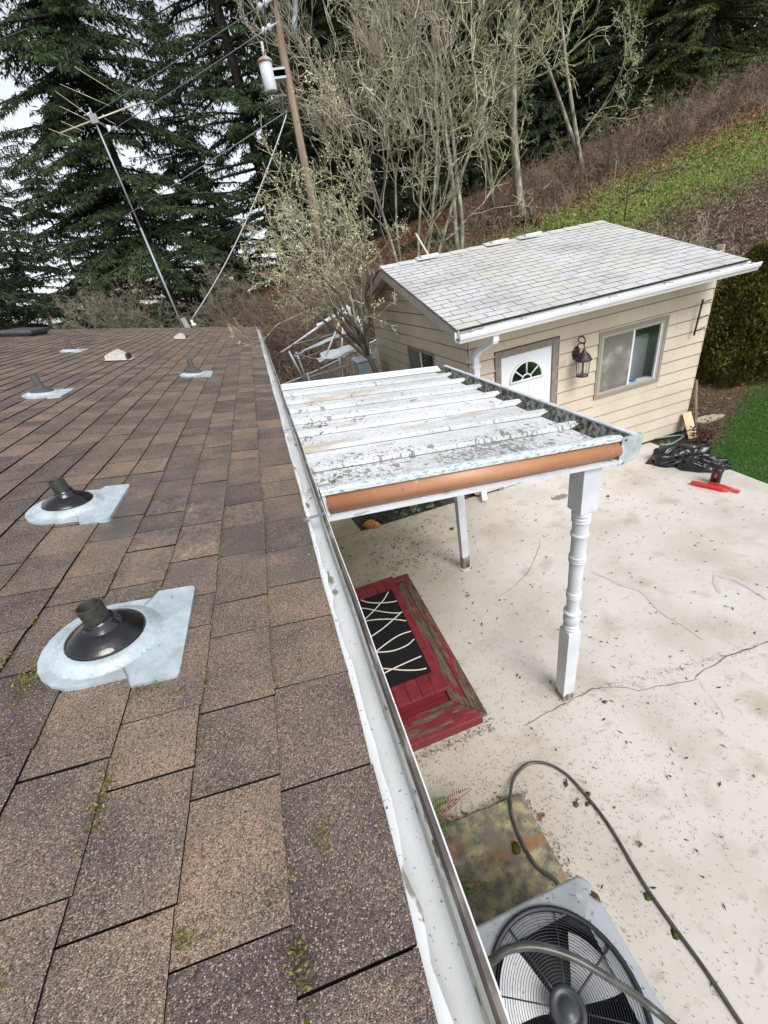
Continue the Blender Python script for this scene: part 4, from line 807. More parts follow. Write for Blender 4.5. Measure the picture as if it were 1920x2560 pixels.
# roof slabs, each with courses of tabs
SHR=mat('pale_shingle',(.44,.44,.42),.9,noise=(1.5,[(.35,(.39,.39,.385)),(.5,(.47,.48,.49)),(.65,(.53,.545,.56))],5,None),layers=[(55,4,.52,.66,(.34,.33,.31),None,'n'),(7,7,.62,.72,(.36,.34,.29),None,'n'),(.9,3,.50,.62,(.47,.455,.42),(1,1,1),'n')],bump=.5,bscale=120,bdist=.004)
SHG=mat('shingle_joint',(.11,.10,.085),.95)
def shedroof(sgn):
    b=MB(); L_=math.hypot(RY-EY,RZs-EZ); c_,s_=(RY-EY)/L_,(RZs-EZ)/L_; e=L_/21
    def Q(x,t,h): return (x,RY+sgn*(-(L_-t)*c_ - h*s_),RZs-(L_-t)*s_+h*c_)
    b.add([Q(2.08,0,-.02),Q(6.19,0,-.02),Q(6.19,L_,-.02),Q(2.08,L_,-.02)],[(0,1,2,3)],1); b.add([Q(2.08,0,.0),Q(6.19,0,.0),Q(6.19,L_,.0),Q(2.08,L_,.0)],[(0,1,2,3)],1)
    for k in range(21):
        x=2.08-((k*.155)%.31) 
        while x<6.19:
            p,q=max(x,2.08)+.0045,min(x+.31,6.19)-.0045
            if q-p>.02:
                l=.0085+random.uniform(-.0015,.002); j=random.uniform(-.003,.003)
                b.add([Q(p,k*e+j,l),Q(q,k*e+j,l),Q(q,(k+1)*e+.004,.003),Q(p,(k+1)*e+.004,.003),Q(p,k*e+j,.0),Q(q,k*e+j,.0)],[(0,1,2,3)],0); b.add([Q(p,k*e+j,l),Q(q,k*e+j,l),Q(p,k*e+j,.0),Q(q,k*e+j,.0),Q(p,(k+1)*e,.0),Q(q,(k+1)*e,0)],[(0,2,3,1),(0,4,2),(1,3,5)],1)
            x+=.31
    return b.build('roof',[SHR,SHG],shed)
shedroof(1); shedroof(-1)
b=MB()
for k in range(14):
    x=2.08+k*.30; l=.012+ (.014 if k in (2,6,8) else 0); x1=min(x+.33,6.19)
    b.add([(x,RY-.15,RZs-.15*SLP+l+.004),(x,RY,RZs+l+.012),(x,RY+.15,RZs-.15*SLP+l),(x1,RY-.15,RZs-.15*SLP+l-.006),(x1,RY,RZs+l+.004),(x1,RY+.15,RZs-.15*SLP+l-.006)],[(0,3,4,1),(1,4,5,2),(0,1,2)])
b.build('ridge_cap',SHR,shed)
for x in (2.75,4.0,4.62):
    b=MB(); b.box(x,x+.3,RY-.10,RY+.12,RZs-.01,RZs+.045); o=b.build('ridge_vent',mat('vent_light',(.55,.56,.55),.6),shed,bevel=.012)
# barge boards on the left gable
for sg in (-1,1):
    b=MB(); ye=EY if sg<0 else 2*RY-EY
    b.hexa([(2.09,ye,EZ-.14),(2.11,ye,EZ-.14),(2.11,RY,RZs-.15),(2.09,RY,RZs-.15)],[(2.09,ye,EZ-.004),(2.11,ye,EZ-.004),(2.11,RY,RZs-.008),(2.09,RY,RZs-.008)]); b.build('barge_board',mat('barge_taupe',(.42,.385,.34),.6,noise=(15,[(.3,(.34,.3,.26)),(.7,(.48,.45,.41))],5,None)),shed)
b=MB(); b.add([(2.11,EY,EZ-.03),(SX0,EY,EZ-.03),(SX0,RY,RZs-.03),(2.11,RY,RZs-.03)],[(0,1,2,3)]); b.add([(2.11,2*RY-EY,EZ-.03),(SX0,2*RY-EY,EZ-.03),(SX0,RY,RZs-.03),(2.11,RY,RZs-.03)],[(0,1,2,3)]); b.build('soffit',SID,shed)
# gutter
b=MB(); pr=[(EY+.03,EZ-.02),(EY+.03,EZ-.125),(EY-.085,EZ-.13),(EY-.095,EZ-.11),(EY-.115,EZ-.085),(EY-.125,EZ-.05),(EY-.125,EZ-.035),(EY-.112,EZ-.035),(EY-.112,EZ-.05),(EY-.105,EZ-.08),(EY-.085,EZ-.11),(EY+.02,EZ-.11),(EY+.02,EZ-.02)]
b.extr(pr,2.06,6.25,0); b.build('gutter',mat('shed_gutter_white',(.78,.79,.8),.35,noise=(6,[(.35,(.70,.71,.72)),(.6,(.8,.81,.83))],4,(.3,1,1))),shed)
b=MB(); b.box(2.07,6.24,EY-.098,EY+.018,EZ-.095,EZ-.085); b.build('gutter_bed',mat('gutter_inside',(.09,.12,.12),.6,noise=(7,[(.4,(.05,.07,.07)),(.6,(.2,.24,.24))],5,(.3,2,1))),shed)
for x in (2.25,2.9,3.7,4.1,4.9,5.6,6.1):
    b=MB(); b.box(x,x+.02,EY-.115,EY+.02,EZ-.034,EZ-.026); b.build('gutter_hanger',MATS['shed_gutter_white'],shed)
b=MB(); xd=2.53
for seg in ([(xd,EY-.03,EZ-.12),(xd,EY-.03,EZ-.2),(xd-.02,SY0-.16,EZ-.33),(xd-.04,SY0-.06,EZ-.42),(xd-.04,SY0-.06,.22),(xd-.06,SY0-.12,.10),(xd-.10,SY0-.22,.05)],):
    for a_,c_ in zip(seg[:-1],seg[1:]):
        a_,c_=Vector(a_),Vector(c_); t=(c_-a_).normalized(); u=Vector((1,0,0)); v=t.cross(u).normalized(); u=v.cross(t)
        q=[u*sx*.038+v*sy*.03 for sx,sy in ((-1,-1),(1,-1),(1,1),(-1,1))]; b.hexa([a_-t*.006+k_ for k_ in q],[c_+t*.006+k_ for k_ in q])
b.box(xd-.095,xd+.015,SY0-.1,SY0-.022,EZ-.56,EZ-.52)
b.build('downspout',WHT,shed,bevel=.006)
# door
b=MB(); y=SY0-.03
for (x0,x1,z0,z1_) in ((2.785,2.87,0,2.05),(3.65,3.735,0,2.05),(2.87,3.65,1.965,2.05)): b.box(x0,x1,y,SY0+.02,z0,z1_)
b.build('door_frame',TAU,shed,bevel=.004)
b=MB(); b.box(2.772,2.784,y+.005,SY0,0,2.06); b.box(2.772,3.748,y+.005,SY0,2.051,2.064); b.box(3.736,3.748,y+.005,SY0,0,2.05); b.build('door_edge',DKR,shed)
door=MB(); yd=SY0-.005
door.box(2.874,3.646,yd,SY0+.035,.01,1.962); 
def framebox(b,x0,x1,z0,z1_,y,w=.012,d=.008):
    b.box(x0,x1,y-d,y-.0005,z0,z0+w); b.box(x0,x1,y-d,y-.0005,z1_-w,z1_); b.box(x0,x0+w,y-d,y-.0005,z0+w,z1_-w); b.box(x1-w,x1,y-d,y-.0005,z0+w,z1_-w)
for x0,x1 in ((2.96,3.22),(3.30,3.56)):
    for z0,z1_ in ((1.02,1.52),(.25,.9)): framebox(door,x0,x1,z0,z1_,yd); door.box(x0+.05,x1-.05,yd-.006,yd-.0005,z0+.05,z1_-.05)
dr=door.build('door',WHT,shed,bevel=.003)
cx,czz=3.26,1.60; R=.245
b=MB(); m_=20
b.add([(cx,yd-.003,czz)]+[(cx+R*.93*math.cos(PI*i/m_),yd-.003,czz+.01+R*.93*math.sin(PI*i/m_)) for i in range(m_+1)],[(0,i+1,i+2) for i in range(m_)]); b.build('fanlight_glass',mat('dark_glass',(.012,.02,.01),.06,spec=.6,noise=(4,[(.4,(.006,.01,.006)),(.7,(.03,.06,.02))],4,None)),dr)
b=MB(); b.tube([(cx+R*math.cos(PI*i/m_),yd-.008,czz+R*math.sin(PI*i/m_)) for i in range(m_+1)],.017,6); b.tube([(cx-R-.01,yd-.008,czz),(cx+R+.01,yd-.008,czz)],.016,6)
for a in (40,90,140): b.tube([(cx+.07*math.cos(math.radians(a)),yd-.006,czz+.07*math.sin(math.radians(a))),(cx+R*math.cos(math.radians(a)),yd-.006,czz+R*math.sin(math.radians(a)))],.010,6)
b.tube([(cx+.075*math.cos(PI*i/10),yd-.006,czz+.075*math.sin(PI*i/10)) for i in range(11)],.010,6); b.build('fanlight_frame',WHT,dr)
b=MB(); b.lathe([(.018,0),(.014,.03),(.028,.045),(.03,.06),(.0,.07)],(2.95,yd,.98),14,axis=(0,-1,0)); b.build('handle',mat('brass',(.4,.3,.12),.3,.9),dr)
# window
FRW=mat('window_frame_beige',(.36,.335,.29),.5)
w_=thing  # (parts below belong to the shed)
def trim(x0,x1,z0,z1_,w,y0,y1,M,nm,par):
    b=MB(); b.box(x0,x1,y0,y1,z0,z0+w); b.box(x0,x1,y0,y1,z1_-w,z1_); b.box(x0,x0+w,y0,y1,z0+w,z1_-w); b.box(x1-w,x1,y0,y1,z0+w,z1_-w); return b.build(nm,M,par,bevel=.003)
win=trim(4.38,5.535,1.03,1.965,.05,SY0-.035,SY0-.004,mat('window_trim_taupe',(.27,.235,.19),.55),'window',shed)
trim(4.43,5.485,1.08,1.915,.035,SY0-.028,SY0+.01,FRW,'window_frame',win)
for q0,q1 in ((4.955,4.985),(5.43,5.45)): b=MB(); b.box(q0,q1,SY0-.022,SY0+.01,1.115,1.88); b.build('window_mullion',mat('win_white',(.7,.72,.74),.4),win)
b=MB(); b.box(4.465,4.955,SY0-.012,SY0-.008,1.115,1.88); b.build('frosted_pane',mat('fogged_pane',(.19,.18,.155),.35,noise=(4,[(.4,(.15,.145,.13)),(.55,(.2,.19,.165)),(.72,(.36,.36,.35))],6,None)),win)
b=MB(); b.box(4.985,5.43,SY0-.002,SY0+.002,1.115,1.88); b.build('clear_pane',mat('clear_glass',(.9,.95,.95),.02,trans=1,alpha=.25),win)
# shed interior seen through the clear pane
b=MB(); b.box(4.3,6.1,6.2,6.22,.5,2.4); b.box(6.0,6.02,SY0+.03,6.2,.5,2.4); b.box(4.3,6.1,SY0+.03,6.2,.5,.52); b.box(4.3,4.32,SY0+.03,6.2,.5,2.4); b.build('inner_lining',mat('inside_wall',(.33,.38,.37),.7),shed)
cab=thing('cabinet',(5.3,5.4,.52),'white cabinet standing inside the shed behind the clear window pane','cabinet')
b=MB(); b.box(5.02,5.62,5.25,5.7,.53,1.68); b.build('body',WHT,cab,bevel=.01)
b=MB(); b.box(5.03,5.31,5.236,5.249,.56,1.66); b.build('door_panel',mat('cab_grey',(.42,.50,.49),.5),cab); b=MB(); b.box(5.33,5.61,5.236,5.249,.56,1.66); b.build('door_panel',WHT,cab); b=MB(); b.box(5.08,5.13,5.225,5.235,1.50,1.54); b.build('latch',mat('blk',(.01,.01,.01),.5),cab)
b=MB(); b.lathe([(0,0),(.04,0),(.04,.035),(.038,.036),(.022,.036),(.022,.0)],(5.14,SY0+.06,1.116),20); tp=b.build('tape_roll',mat('blue_tape',(.05,.2,.55),.6)); tag(tp,'small blue roll of tape on the shed window sill','tape roll')
b=MB(); b.box(4.97,5.45,SY0+.011,SY0+.12,1.08,1.114); b.build('inner_sill',WHT,shed)
# side window of the shed
sw=MB(); x0,x1=SX0-.03,SX0-.002
for (y0,y1,z0,z1_) in ((6.0,7.2,1.2,1.25),(6.0,7.2,1.95,2.0),(6.0,6.05,1.25,1.95),(7.15,7.2,1.25,1.95)): sw.box(x0,x1,y0,y1,z0,z1_)
sw=sw.build('window',TAU,shed); b=MB(); b.box(x0+.004,x1+.01,6.57,6.61,1.25,1.95); b.build('window_mullion',WHT,sw)
b=MB(); b.box(SX0-.015,SX0-.01,6.61,7.15,1.25,1.95); b.build('window_pane',mat('grey_pane',(.13,.13,.12),.25),sw); b=MB(); b.box(SX0-.015,SX0-.01,6.05,6.57,1.25,1.95); b.build('window_pane',MATS['dark_glass'],sw)
# lantern
lan=thing('wall_lantern',(4.06,SY0-.02,1.75),'dark bronze wall lantern with clear glass on the cream siding beside the door','wall lantern')
BZ=mat('bronze_black',(.035,.028,.026),.5,.4,noise=(40,[(.3,(.02,.016,.015)),(.7,(.07,.058,.055))],3,None))
b=MB(); lx=4.02; b.lathe([(.0,.022),(.04,.022),(.058,.012),(.06,0)],(lx,SY0-.02,1.78),20,axis=(0,-1,0))
for v_ in range(len(b.v)): x,y,z=b.v[v_]; b.v[v_]=(x,y,1.78+(z-1.78)*1.55)
b.build('back_plate',BZ,lan)
hook=[(lx,SY0-.035,1.80),(lx,SY0-.05,1.90)]+[(lx,SY0-.115-.07*math.cos(PI*k/8)*1.0,1.935+.07*math.sin(PI*k/8)) for k in range(9)]+[(lx,SY0-.178,1.915),(lx,SY0-.165,1.90),(lx,SY0-.155,1.912)]
b=MB(); b.tube(hook,.008,8); b.tube([(lx,SY0-.175,1.90),(lx,SY0-.175,1.85)],.006,6); b.build('hook_arm',BZ,lan)
b=MB(); c=(lx,SY0-.175,0); b.lathe([(.0,1.862),(.012,1.858),(.016,1.84),(.028,1.828),(.03,1.815),(.06,1.79),(.092,1.745),(.105,1.72),(.108,1.705),(.1,1.70),(0,1.70)],c,24); b.build('cap',BZ,lan)
b=MB(); b.lathe([(.088,1.70),(.07,1.50)],c,24); b.build('glass',mat('lantern_glass',(.75,.75,.68),.12,trans=.6,alpha=.35),lan)
b=MB(); b.lathe([(.012,1.70),(.018,1.68),(.014,1.60),(.02,1.52),(.0,1.5)],c,10); 
for k in range(5):
    a=2*PI*k/5+.3; b.tube([(c[0]+.09*math.cos(a),c[1]+.09*math.sin(a),1.70),(c[0]+.072*math.cos(a),c[1]+.072*math.sin(a),1.50)],.004,5)
b.lathe([(.072,1.515),(.078,1.51),(.078,1.495),(.072,1.49),(.0,1.49)],c,24); b.build('cage',BZ,lan)
# wire rack on the wall corner
b=MB(); xr=6.02; yr_=SY0-.08
b.tube([(xr,yr_,2.07),(xr-.03,yr_,1.60)],.014,6)
for z in (2.02,1.82,1.66): b.tube([(xr-.01,yr_,z),(xr+.14,yr_+.0,z+.02),(xr+.26,yr_+.08,z+.0),(xr+.27,SY0+.1,z)],.006,5)
o=b.build('wall_bracket',BZ); tag(o,'black iron bracket on the right corner of the cream shed','bracket')
b=MB(); b.hexa([(6.10,4.62,.0),(6.25,4.60,.0),(6.27,4.615,.0),(6.12,4.64,.0)],[(6.13,4.84,.36),(6.19,4.83,.37),(6.30,4.845,.37),(6.14,4.86,.36)]); o=b.build('plywood_offcut',mat('ply',(.6,.48,.3),.75,noise=(14,[(.3,(.5,.38,.22)),(.7,(.68,.56,.38))],5,(1,1,.2)))); tag(o,'pale plywood offcut leaning on the shed corner','plywood')
b=MB(); b.hexa([(6.33,4.72,.0),(6.43,4.76,.0),(6.42,4.79,.0),(6.32,4.75,.0)],[(6.31,4.88,.85),(6.37,4.90,.85),(6.36,4.92,.85),(6.30,4.90,.85)]); o=b.build('leaning_board',mat('old_board',(.2,.14,.085),.85,noise=(20,[(.3,(.1,.07,.04)),(.7,(.3,.22,.14))],5,(1,1,.15)))); tag(o,'narrow brown board leaning upright at the shed corner','board')
# shrub at the corner
shr=thing('dry_shrub',(6.05,4.35,0),'small russet leaved shrub in front of the shed corner','shrub')
P=nrm(RNG.normal(size=(420,3))*[1,1,.8])*RNG.uniform(.06,.24,(420,1))+[6.08,4.36,.2]; P[:,2]=np.maximum(P[:,2],.02)
V,F=blades(P,RNG.normal(size=P.shape),RNG.uniform(.03,.06,420),RNG.uniform(.02,.035,420)); npmesh('foliage',V,F,leafmat('russet',(.05,.022,.016),(.13,.065,.045),(.26,.15,.1)),shr)
b=MB()
for k in range(14): a=random.random()*6.28; b.tube([(6.08,4.36,-.02),(6.08+.1*math.cos(a),4.36+.1*math.sin(a),.18),(6.08+.2*math.cos(a),4.36+.2*math.sin(a),.36+random.uniform(-.1,.08))],[.008,.006,.003],5)
b.build('stems',mat('twig',(.09,.07,.055),.85),shr)
b=MB(); b.tube(spline([(5.5,4.95,.04),(5.9,4.80,.05),(6.1,4.72,.03),(5.75,4.62,.02),(5.62,4.70,.02),(5.68,4.60,.02),(5.78,4.70,.02)]),.014,8); o=b.build('garden_hose',mat('hose_green',(.16,.30,.27),.5)); tag(o,'pale green garden hose coiled at the foot of the shed','garden hose')
b=MB(); c=atz(1775,1046,.02); P=[(c.x+.28*math.cos(a)*random.uniform(.7,1.1),c.y+.14*math.sin(a)*random.uniform(.7,1.1)) for a in [k*PI/7 for k in range(14)]]; b.hexa([(x,y,-.02) for x,y in P],[(x,y,.03) for x,y in P]); o=b.build('stepping_stone',mat('flat_stone',(.42,.38,.26),.85,noise=(20,[(.3,(.3,.27,.17)),(.7,(.5,.46,.34))],5,None))); tag(o,'flat yellowish stone on the soil beside the shed corner','stone')
# ================================================================ BAG, BOTTLE, TOOL
def bag(label,cx,cy,lx,ly,h,rot,seed):
    rs=np.random.default_rng(seed); n1,n2=56,30; vs=[]
    for i in range(n2+1):
        ph=PI/2*i/n2
        for j in range(n1):
            a=2*PI*j/n1
            rad=math.cos(ph)**.75*(1+.10*math.sin(3*a+1)+.06*math.sin(5*a+seed))
            x=lx*rad*math.cos(a)*(1+.12*math.sin(a*2)); y=ly*rad*math.sin(a)
            fold=.020*math.sin(5*a+4*math.sin(2.2*ph+seed)+seed)+.010*math.sin(11*a-3*math.sin(3*ph))+.003*math.sin(23*a+5*ph)
            z=h*math.sin(ph)**.8*(1+.22*math.sin(2*a+seed)*math.cos(ph))+fold*min(1,ph*2.2)*(1-.3*math.sin(ph))+.008
            x+=fold*.8*math.cos(a); y+=fold*.8*math.sin(a)
            vs.append((cx+x*math.cos(rot)-y*math.sin(rot),cy+x*math.sin(rot)+y*math.cos(rot),max(z,.004)))
    b=MB(); b.add(vs,[(i*n1+j,i*n1+(j+1)%n1,(i+1)*n1+(j+1)%n1,(i+1)*n1+j) for i in range(n2) for j in range(n1)],smooth=True)
    return b
BG=mat('black_poly',(.006,.007,.009),.26,spec=.6,bump=.5,bscale=6,bdist=.03)
a_=atz(1700,1150); b_=atz(1790,1170)
b=bag('',a_.x-.02,a_.y+.02,.40,.21,.21,-.35,2)
b2=bag('',b_.x-.14,b_.y+.13,.30,.17,.17,-.9,5); b.add(b2.v,b2.f,smooth=True)
p0=atz(1612,1160); p1=atz(1665,1135)
b.add([(p0.x,p0.y,.006),(p1.x+.05,p1.y+.18,.05),(a_.x-.1,a_.y+.05,.19),(a_.x-.12,a_.y-.2,.02),(p1.x,p1.y+.04,.14)],[(0,4,1),(4,2,1),(0,3,4),(4,3,2)],smooth=True)
o=b.build('garbage_bag',BG); tag(o,'crumpled shiny black plastic bag on the patio by the lawn','bag')
bt=thing('bottle',tuple(atz(1786,1207)),'black screw top bottle standing beside the black plastic bag','bottle')
c=tuple(atz(1786,1207)); b=MB(); b.lathe([(0,.001),(.055,.001),(.058,.01),(.058,.16),(.053,.172),(.053,.178),(.0,.178)],c,24); b.build('body',mat('bottle_black',(.01,.01,.011),.3),bt)
b=MB(); b.lathe([(.062,.17),(.064,.175),(.064,.195),(.056,.205),(.056,.212),(.045,.222),(0,.222)],c,24); b.build('cap',mat('bottle_cap',(.016,.016,.018),.25),bt)
b=MB(); b.box(c[0]-.06,c[0]-.048,c[1]-.035,c[1]-.01,.10,.17); b.build('mark',mat('tool_red',(.55,.03,.035),.4),bt)
A=atz(1727,1210); B=atz(1785,1222); t=(B-A).normalized(); s_=Vector((-t.y,t.x,0)); b=MB()
tl=thing('red_tool',tuple(A),'red plastic hand tool lying flat in front of the black bottle','tool')
b.hexa([A+s_*.035,A-s_*.035,A+t*.36-s_*.05,A+t*.42-s_*.02,A+t*.36+s_*.03],[A+s_*.028+Vector((0,0,.05)),A-s_*.028+Vector((0,0,.05)),A+t*.35-s_*.042+Vector((0,0,.045)),A+t*.40-s_*.015+Vector((0,0,.04)),A+t*.35+s_*.024+Vector((0,0,.05))]); b.build('head',MATS['tool_red'],tl,bevel=.008)
b=MB(); b.tube([A+t*.18+s_*.03+Vector((0,0,.05)),A+t*.35+s_*.035+Vector((0,0,.045)),A+t*.52+s_*.01+Vector((0,0,.028))],[.022,.022,.02],10); b.build('grip',MATS['tool_red'],tl)
# ================================================================ LOOSE DEBRIS
def scatter_flat(name,label,N,fx,fy,fz,L_,W_,M,flat=.06,up=0,cat='debris'):
    x=fx(N);y=fy(N);z=fz(x,y) if callable(fz) else np.full(N,fz); P=np.stack([x,y,z+RNG.random(N)*.006],1)
    D=RNG.normal(size=(N,3)); D[:,2]=D[:,2]*flat+up; V,F=blades(P,D,RNG.uniform(*L_,N),RNG.uniform(*W_,N),np.tile([[0,0,1.]],(N,1))+RNG.normal(size=(N,3))*.25)
    o=npmesh(name,V,F,M); tag(o,label,cat,kind='stuff'); return o
DEB=leafmat('needle_debris',(.02,.016,.012),(.05,.04,.03),(.13,.09,.06),fine=200)
def px_(n):
    x=np.concatenate([RNG.uniform(-.3,5.5,int(n*.55)),np.abs(RNG.normal(0,.9,n-int(n*.55)))+.0]); RNG.shuffle(x); return np.clip(x,-.4,5.4)
def py_(n):
    y=np.concatenate([RNG.uniform(-.6,4.85,int(n*.55)),RNG.normal(1.1,.6,n-int(n*.55))]); RNG.shuffle(y); return np.clip(y,-.9,4.85)
scatter_flat('needle_litter','fine dark needles and specks littering the pale patio',10500,px_,py_,.004,(.008,.026),(.0015,.0032),DEB)
scatter_flat('twig_litter','larger dark twig and leaf bits scattered on the patio',520,lambda n:RNG.uniform(0,5.3,n),lambda n:RNG.uniform(.0,4.8,n),.006,(.02,.05),(.006,.014),DEB,.2)
scatter_flat('seed_litter','brown seed wings and twigs strewn on the patio by the back post',260,lambda n:RNG.normal(.95,.35,n),lambda n:RNG.normal(4.2,.42,n).clip(3.2,4.9),.006,(.03,.085),(.005,.012),leafmat('seed_brown',(.04,.025,.018),(.10,.06,.045),(.22,.14,.1)),.1)
scatter_flat('panel_litter','needles lying on the grey top of the air conditioner',150,lambda n:RNG.uniform(AX0+.02,AX1-.02,n),lambda n:RNG.uniform(AY0+.2,AY1-.01,n),AZ+.001,(.007,.02),(.0012,.003),DEB)
P=[];  # green moss balls dropped on the patio
GMO=leafmat('moss_ball',(.02,.03,.006),(.06,.085,.012),(.13,.16,.03),fine=150)
mb=[(1470,1985,.02),(1440,2010,.02),(1415,1960,.018),(1470,2010,.018),(1620,2240,.022),(1690,2335,.022),(1290,2120,.028),(1302,1705,.0),(1512,1755,.02),(1520,1240,.02),(1130,1322,.03),(1170,1328,.012),(855,1370,.02),(876,1390,.015),(1415,1245,.0),(1340,1300,.015),(1050,1385,.015),(1250,1500,.012),(1475,2330,.0)]
for (x,y,r) in mb:
    if r<=0: continue
    c=atz(x,y,.055 if (x,y)==(1290,2120) else .006); b=MB(); b.ball((c.x,c.y,c.z),r,(1,random.uniform(.6,1),.5),9,jit=.38); o=b.build('moss_clump',GMO); tag(o,'small round green moss clump dropped on the pale patio','moss clump','moss clumps dropped on the patio')
P=nrm(RNG.normal(size=(160,3)))*[.018,.03,.012]; 
for (px,py,z) in ((1630,2520,.01),(1650,2550,.01),(1600,2495,.01)): pass
P=[]
for (x0,y0,x1,y1,k) in ((.80,1.6,.82,3.6,420),(.1,1.66,.82,1.66,300),(.77,.4,.79,1.2,260),(0.,1.19,.77,1.18,200),(1.4,1.6,1.6,1.7,90),(1.6,1.63,3.2,1.41,180),(.6,4.93,2.3,4.93,260)):
    f=RNG.random(k); P.append(np.stack([x0+(x1-x0)*f+RNG.normal(0,.022,k),y0+(y1-y0)*f+RNG.normal(0,.022,k),.006+RNG.random(k)*.006],1))
P=np.concatenate(P); D=RNG.normal(size=P.shape)*[1,1,.08]; V,F=blades(P,D,RNG.uniform(.008,.03,len(P)),RNG.uniform(.0018,.005,len(P)),np.tile([[0,0,1.]],(len(P),1))); o=npmesh('drifted_litter',V,F,DEB); tag(o,'dark litter gathered along the edges of the steps and slab','debris',kind='stuff')
# dry leaves
DL=leafmat('dry_leaf',(.09,.04,.025),(.2,.09,.06),(.3,.15,.1),fine=60)
for k,(px,py,a,l,z) in enumerate(((1255,2000,-.9,.075,.006),(1355,2040,.35,.09,.006),(1485,2240,1.9,.06,AZ+.004),(1170,1490,.2,.05,.01),(1600,2110,.5,.05,.006))):
    c=atz(px,py,z); b=MB(); n=7; vs=[]
    for i in range(n+1):
        t=i/n; w_=.011*math.sin(PI*min(1,t*1.05))**.8+.001; q=Vector((math.cos(a),math.sin(a),0)); s_=Vector((-q.y,q.x,0)); p=c+q*l*(t-.5)+Vector((0,0,.012*math.sin(t*5))); vs+=[p+s_*w_+Vector((0,0,.006)),p,p-s_*w_+Vector((0,0,.006))]
    b.add(vs,[(3*i+j,3*i+3+j,3*i+4+j,3*i+1+j) for i in range(n) for j in (0,1)],smooth=True); o=b.build('dry_leaf',DL)
    tag(o,['curled brown leaf near the far corner of the stained slab','long brown leaf on the patio beside the stained slab corner','brown leaf resting on the top of the air conditioner','tiny brown leaf on the patio beyond the red steps','small brown leaf on open patio right of the looped hose'][k],'leaf')
# moss in the shingle joints
P=[];D=[]
def add_moss(s,y,k,ss,sy):
    for _ in range(k): q=RP(s+RNG.normal()*ss,y+RNG.normal()*sy,.008+RNG.random()*.006); P.append(q[:]); v=RNG.normal(size=3); v[2]=abs(v[2]); D.append(v)
for k in range(1,7):
    for _ in range(70):
        y=RNG.uniform(.2,1)**1.4*6; 
        if RNG.random()<.75: add_moss(k*EXP-.004,y,int(RNG.integers(3,12)),.003,.012)
for _ in range(60): add_moss(RNG.uniform(-.01,.01),RNG.uniform(.3,6),6,.004,.02)
for px,py,k,a_,c_ in ((265,1985,90,.008,.03),(245,2030,70,.006,.03),(500,1850,30,.006,.02),(700,2235,26,.012,.008),(745,2390,50,.012,.01),(810,2100,40,.01,.012),(455,2360,24,.006,.006),(500,2350,20,.012,.004),(85,1700,90,.014,.02),(60,1730,60,.012,.02),(155,1590,60,.012,.015),(400,1485,50,.008,.01),(370,1730,40,.015,.006),(440,1740,24,.015,.004),(10,1660,40,.01,.015),(10,2460,20,.01,.01),(765,2460,40,.006,.03)):
    d=_r*(px-960)/1000+_d*(py-1280)/1000+_f; t=(ZE-H-math.tan(PIT)*(-XE)*-1*0 - math.tan(PIT)*(0-XE))/(d[2]+math.tan(PIT)*d[0]) if False else None
    # plane z = ZE + (XE-x)*tan
    tt=(ZE+XE*math.tan(PIT)-H)/(d[2]+math.tan(PIT)*d[0]); x=d[0]*tt; y=d[1]*tt; add_moss((XE-x)/cP,y,k,a_,c_)
P=np.array(P);D=np.array(D); V,F=blades(P,D,RNG.uniform(.004,.011,len(P)),RNG.uniform(.002,.005,len(P))); o=npmesh('roof_moss',V,F,leafmat('roof_moss_green',(.05,.05,.01),(.14,.15,.025),(.30,.32,.09),fine=120)); tag(o,'yellow green moss growing in the joints of the brown shingles','moss',kind='stuff')
n=260; s=RNG.uniform(0,3,n); y=RNG.uniform(.3,9,n); P=np.array([RP(a,b_,.012)[:] for a,b_ in zip(s,y)]); V,F=blades(P,RNG.normal(size=(n,3))*[1,1,.05],RNG.uniform(.008,.03,n),RNG.uniform(.0015,.004,n),np.tile([[0,0,1.]],(n,1))); o=npmesh('roof_needles',V,F,DL); tag(o,'scattered reddish needles and bits on the shingles','needles',kind='stuff')
# moss tufts along the gutter lip
n=500; y=RNG.uniform(.2,8,n)**1.0; P=np.stack([.028+RNG.normal(0,.004,n),y,np.full(n,ZE+.001)],1); keep=np.sin(y*7)+np.sin(y*17)>.9; P=P[keep]; V,F=blades(P,RNG.normal(size=P.shape),.009,.004); o=npmesh('lip_moss',V,F,MATS['roof_moss_green']); tag(o,'bits of moss stuck along the gutter lip','moss',kind='stuff')
# ================================================================ LAWN AND HILL COVER
def cover_blades(name,label,N,xr,yr,mask,L_,W_,M,up,lift=0.,cat='grass'):
    x=RNG.uniform(*xr,N);y=RNG.uniform(*yr,N);k=mask(x,y);x=x[k];y=y[k];z=hill(x,y)+lift+.012; P=np.stack([x,y,z],1); n=len(P)
    D=RNG.normal(size=(n,3))*[1,1,.3]; D[:,2]=np.abs(D[:,2])+up; V,F=blades(P,D,RNG.uniform(*L_,n),RNG.uniform(*W_,n)); o=npmesh(name,V,F,M); tag(o,label,cat,kind='stuff'); return o
GR=leafmat('lawn_blade',(.035,.075,.016),(.065,.13,.03),(.13,.20,.06),fine=30); GR2=leafmat('hill_blade',(.13,.165,.04),(.22,.255,.075),(.37,.38,.16),fine=20)
LITTER=leafmat('leaf_litter',(.15,.08,.05),(.30,.17,.10),(.50,.35,.22),fine=9); LITD=leafmat('dead_stalks',(.10,.07,.055),(.22,.165,.13),(.40,.31,.25),fine=9)
cover_blades('lawn','short green lawn to the right of the patio',60000,(5.7,12),(.5,7),lambda x,y:(y<x*.55+.85)&(x>5.72+.1*np.sin(y*3)),(.03,.06),(.006,.012),GR,1.0)
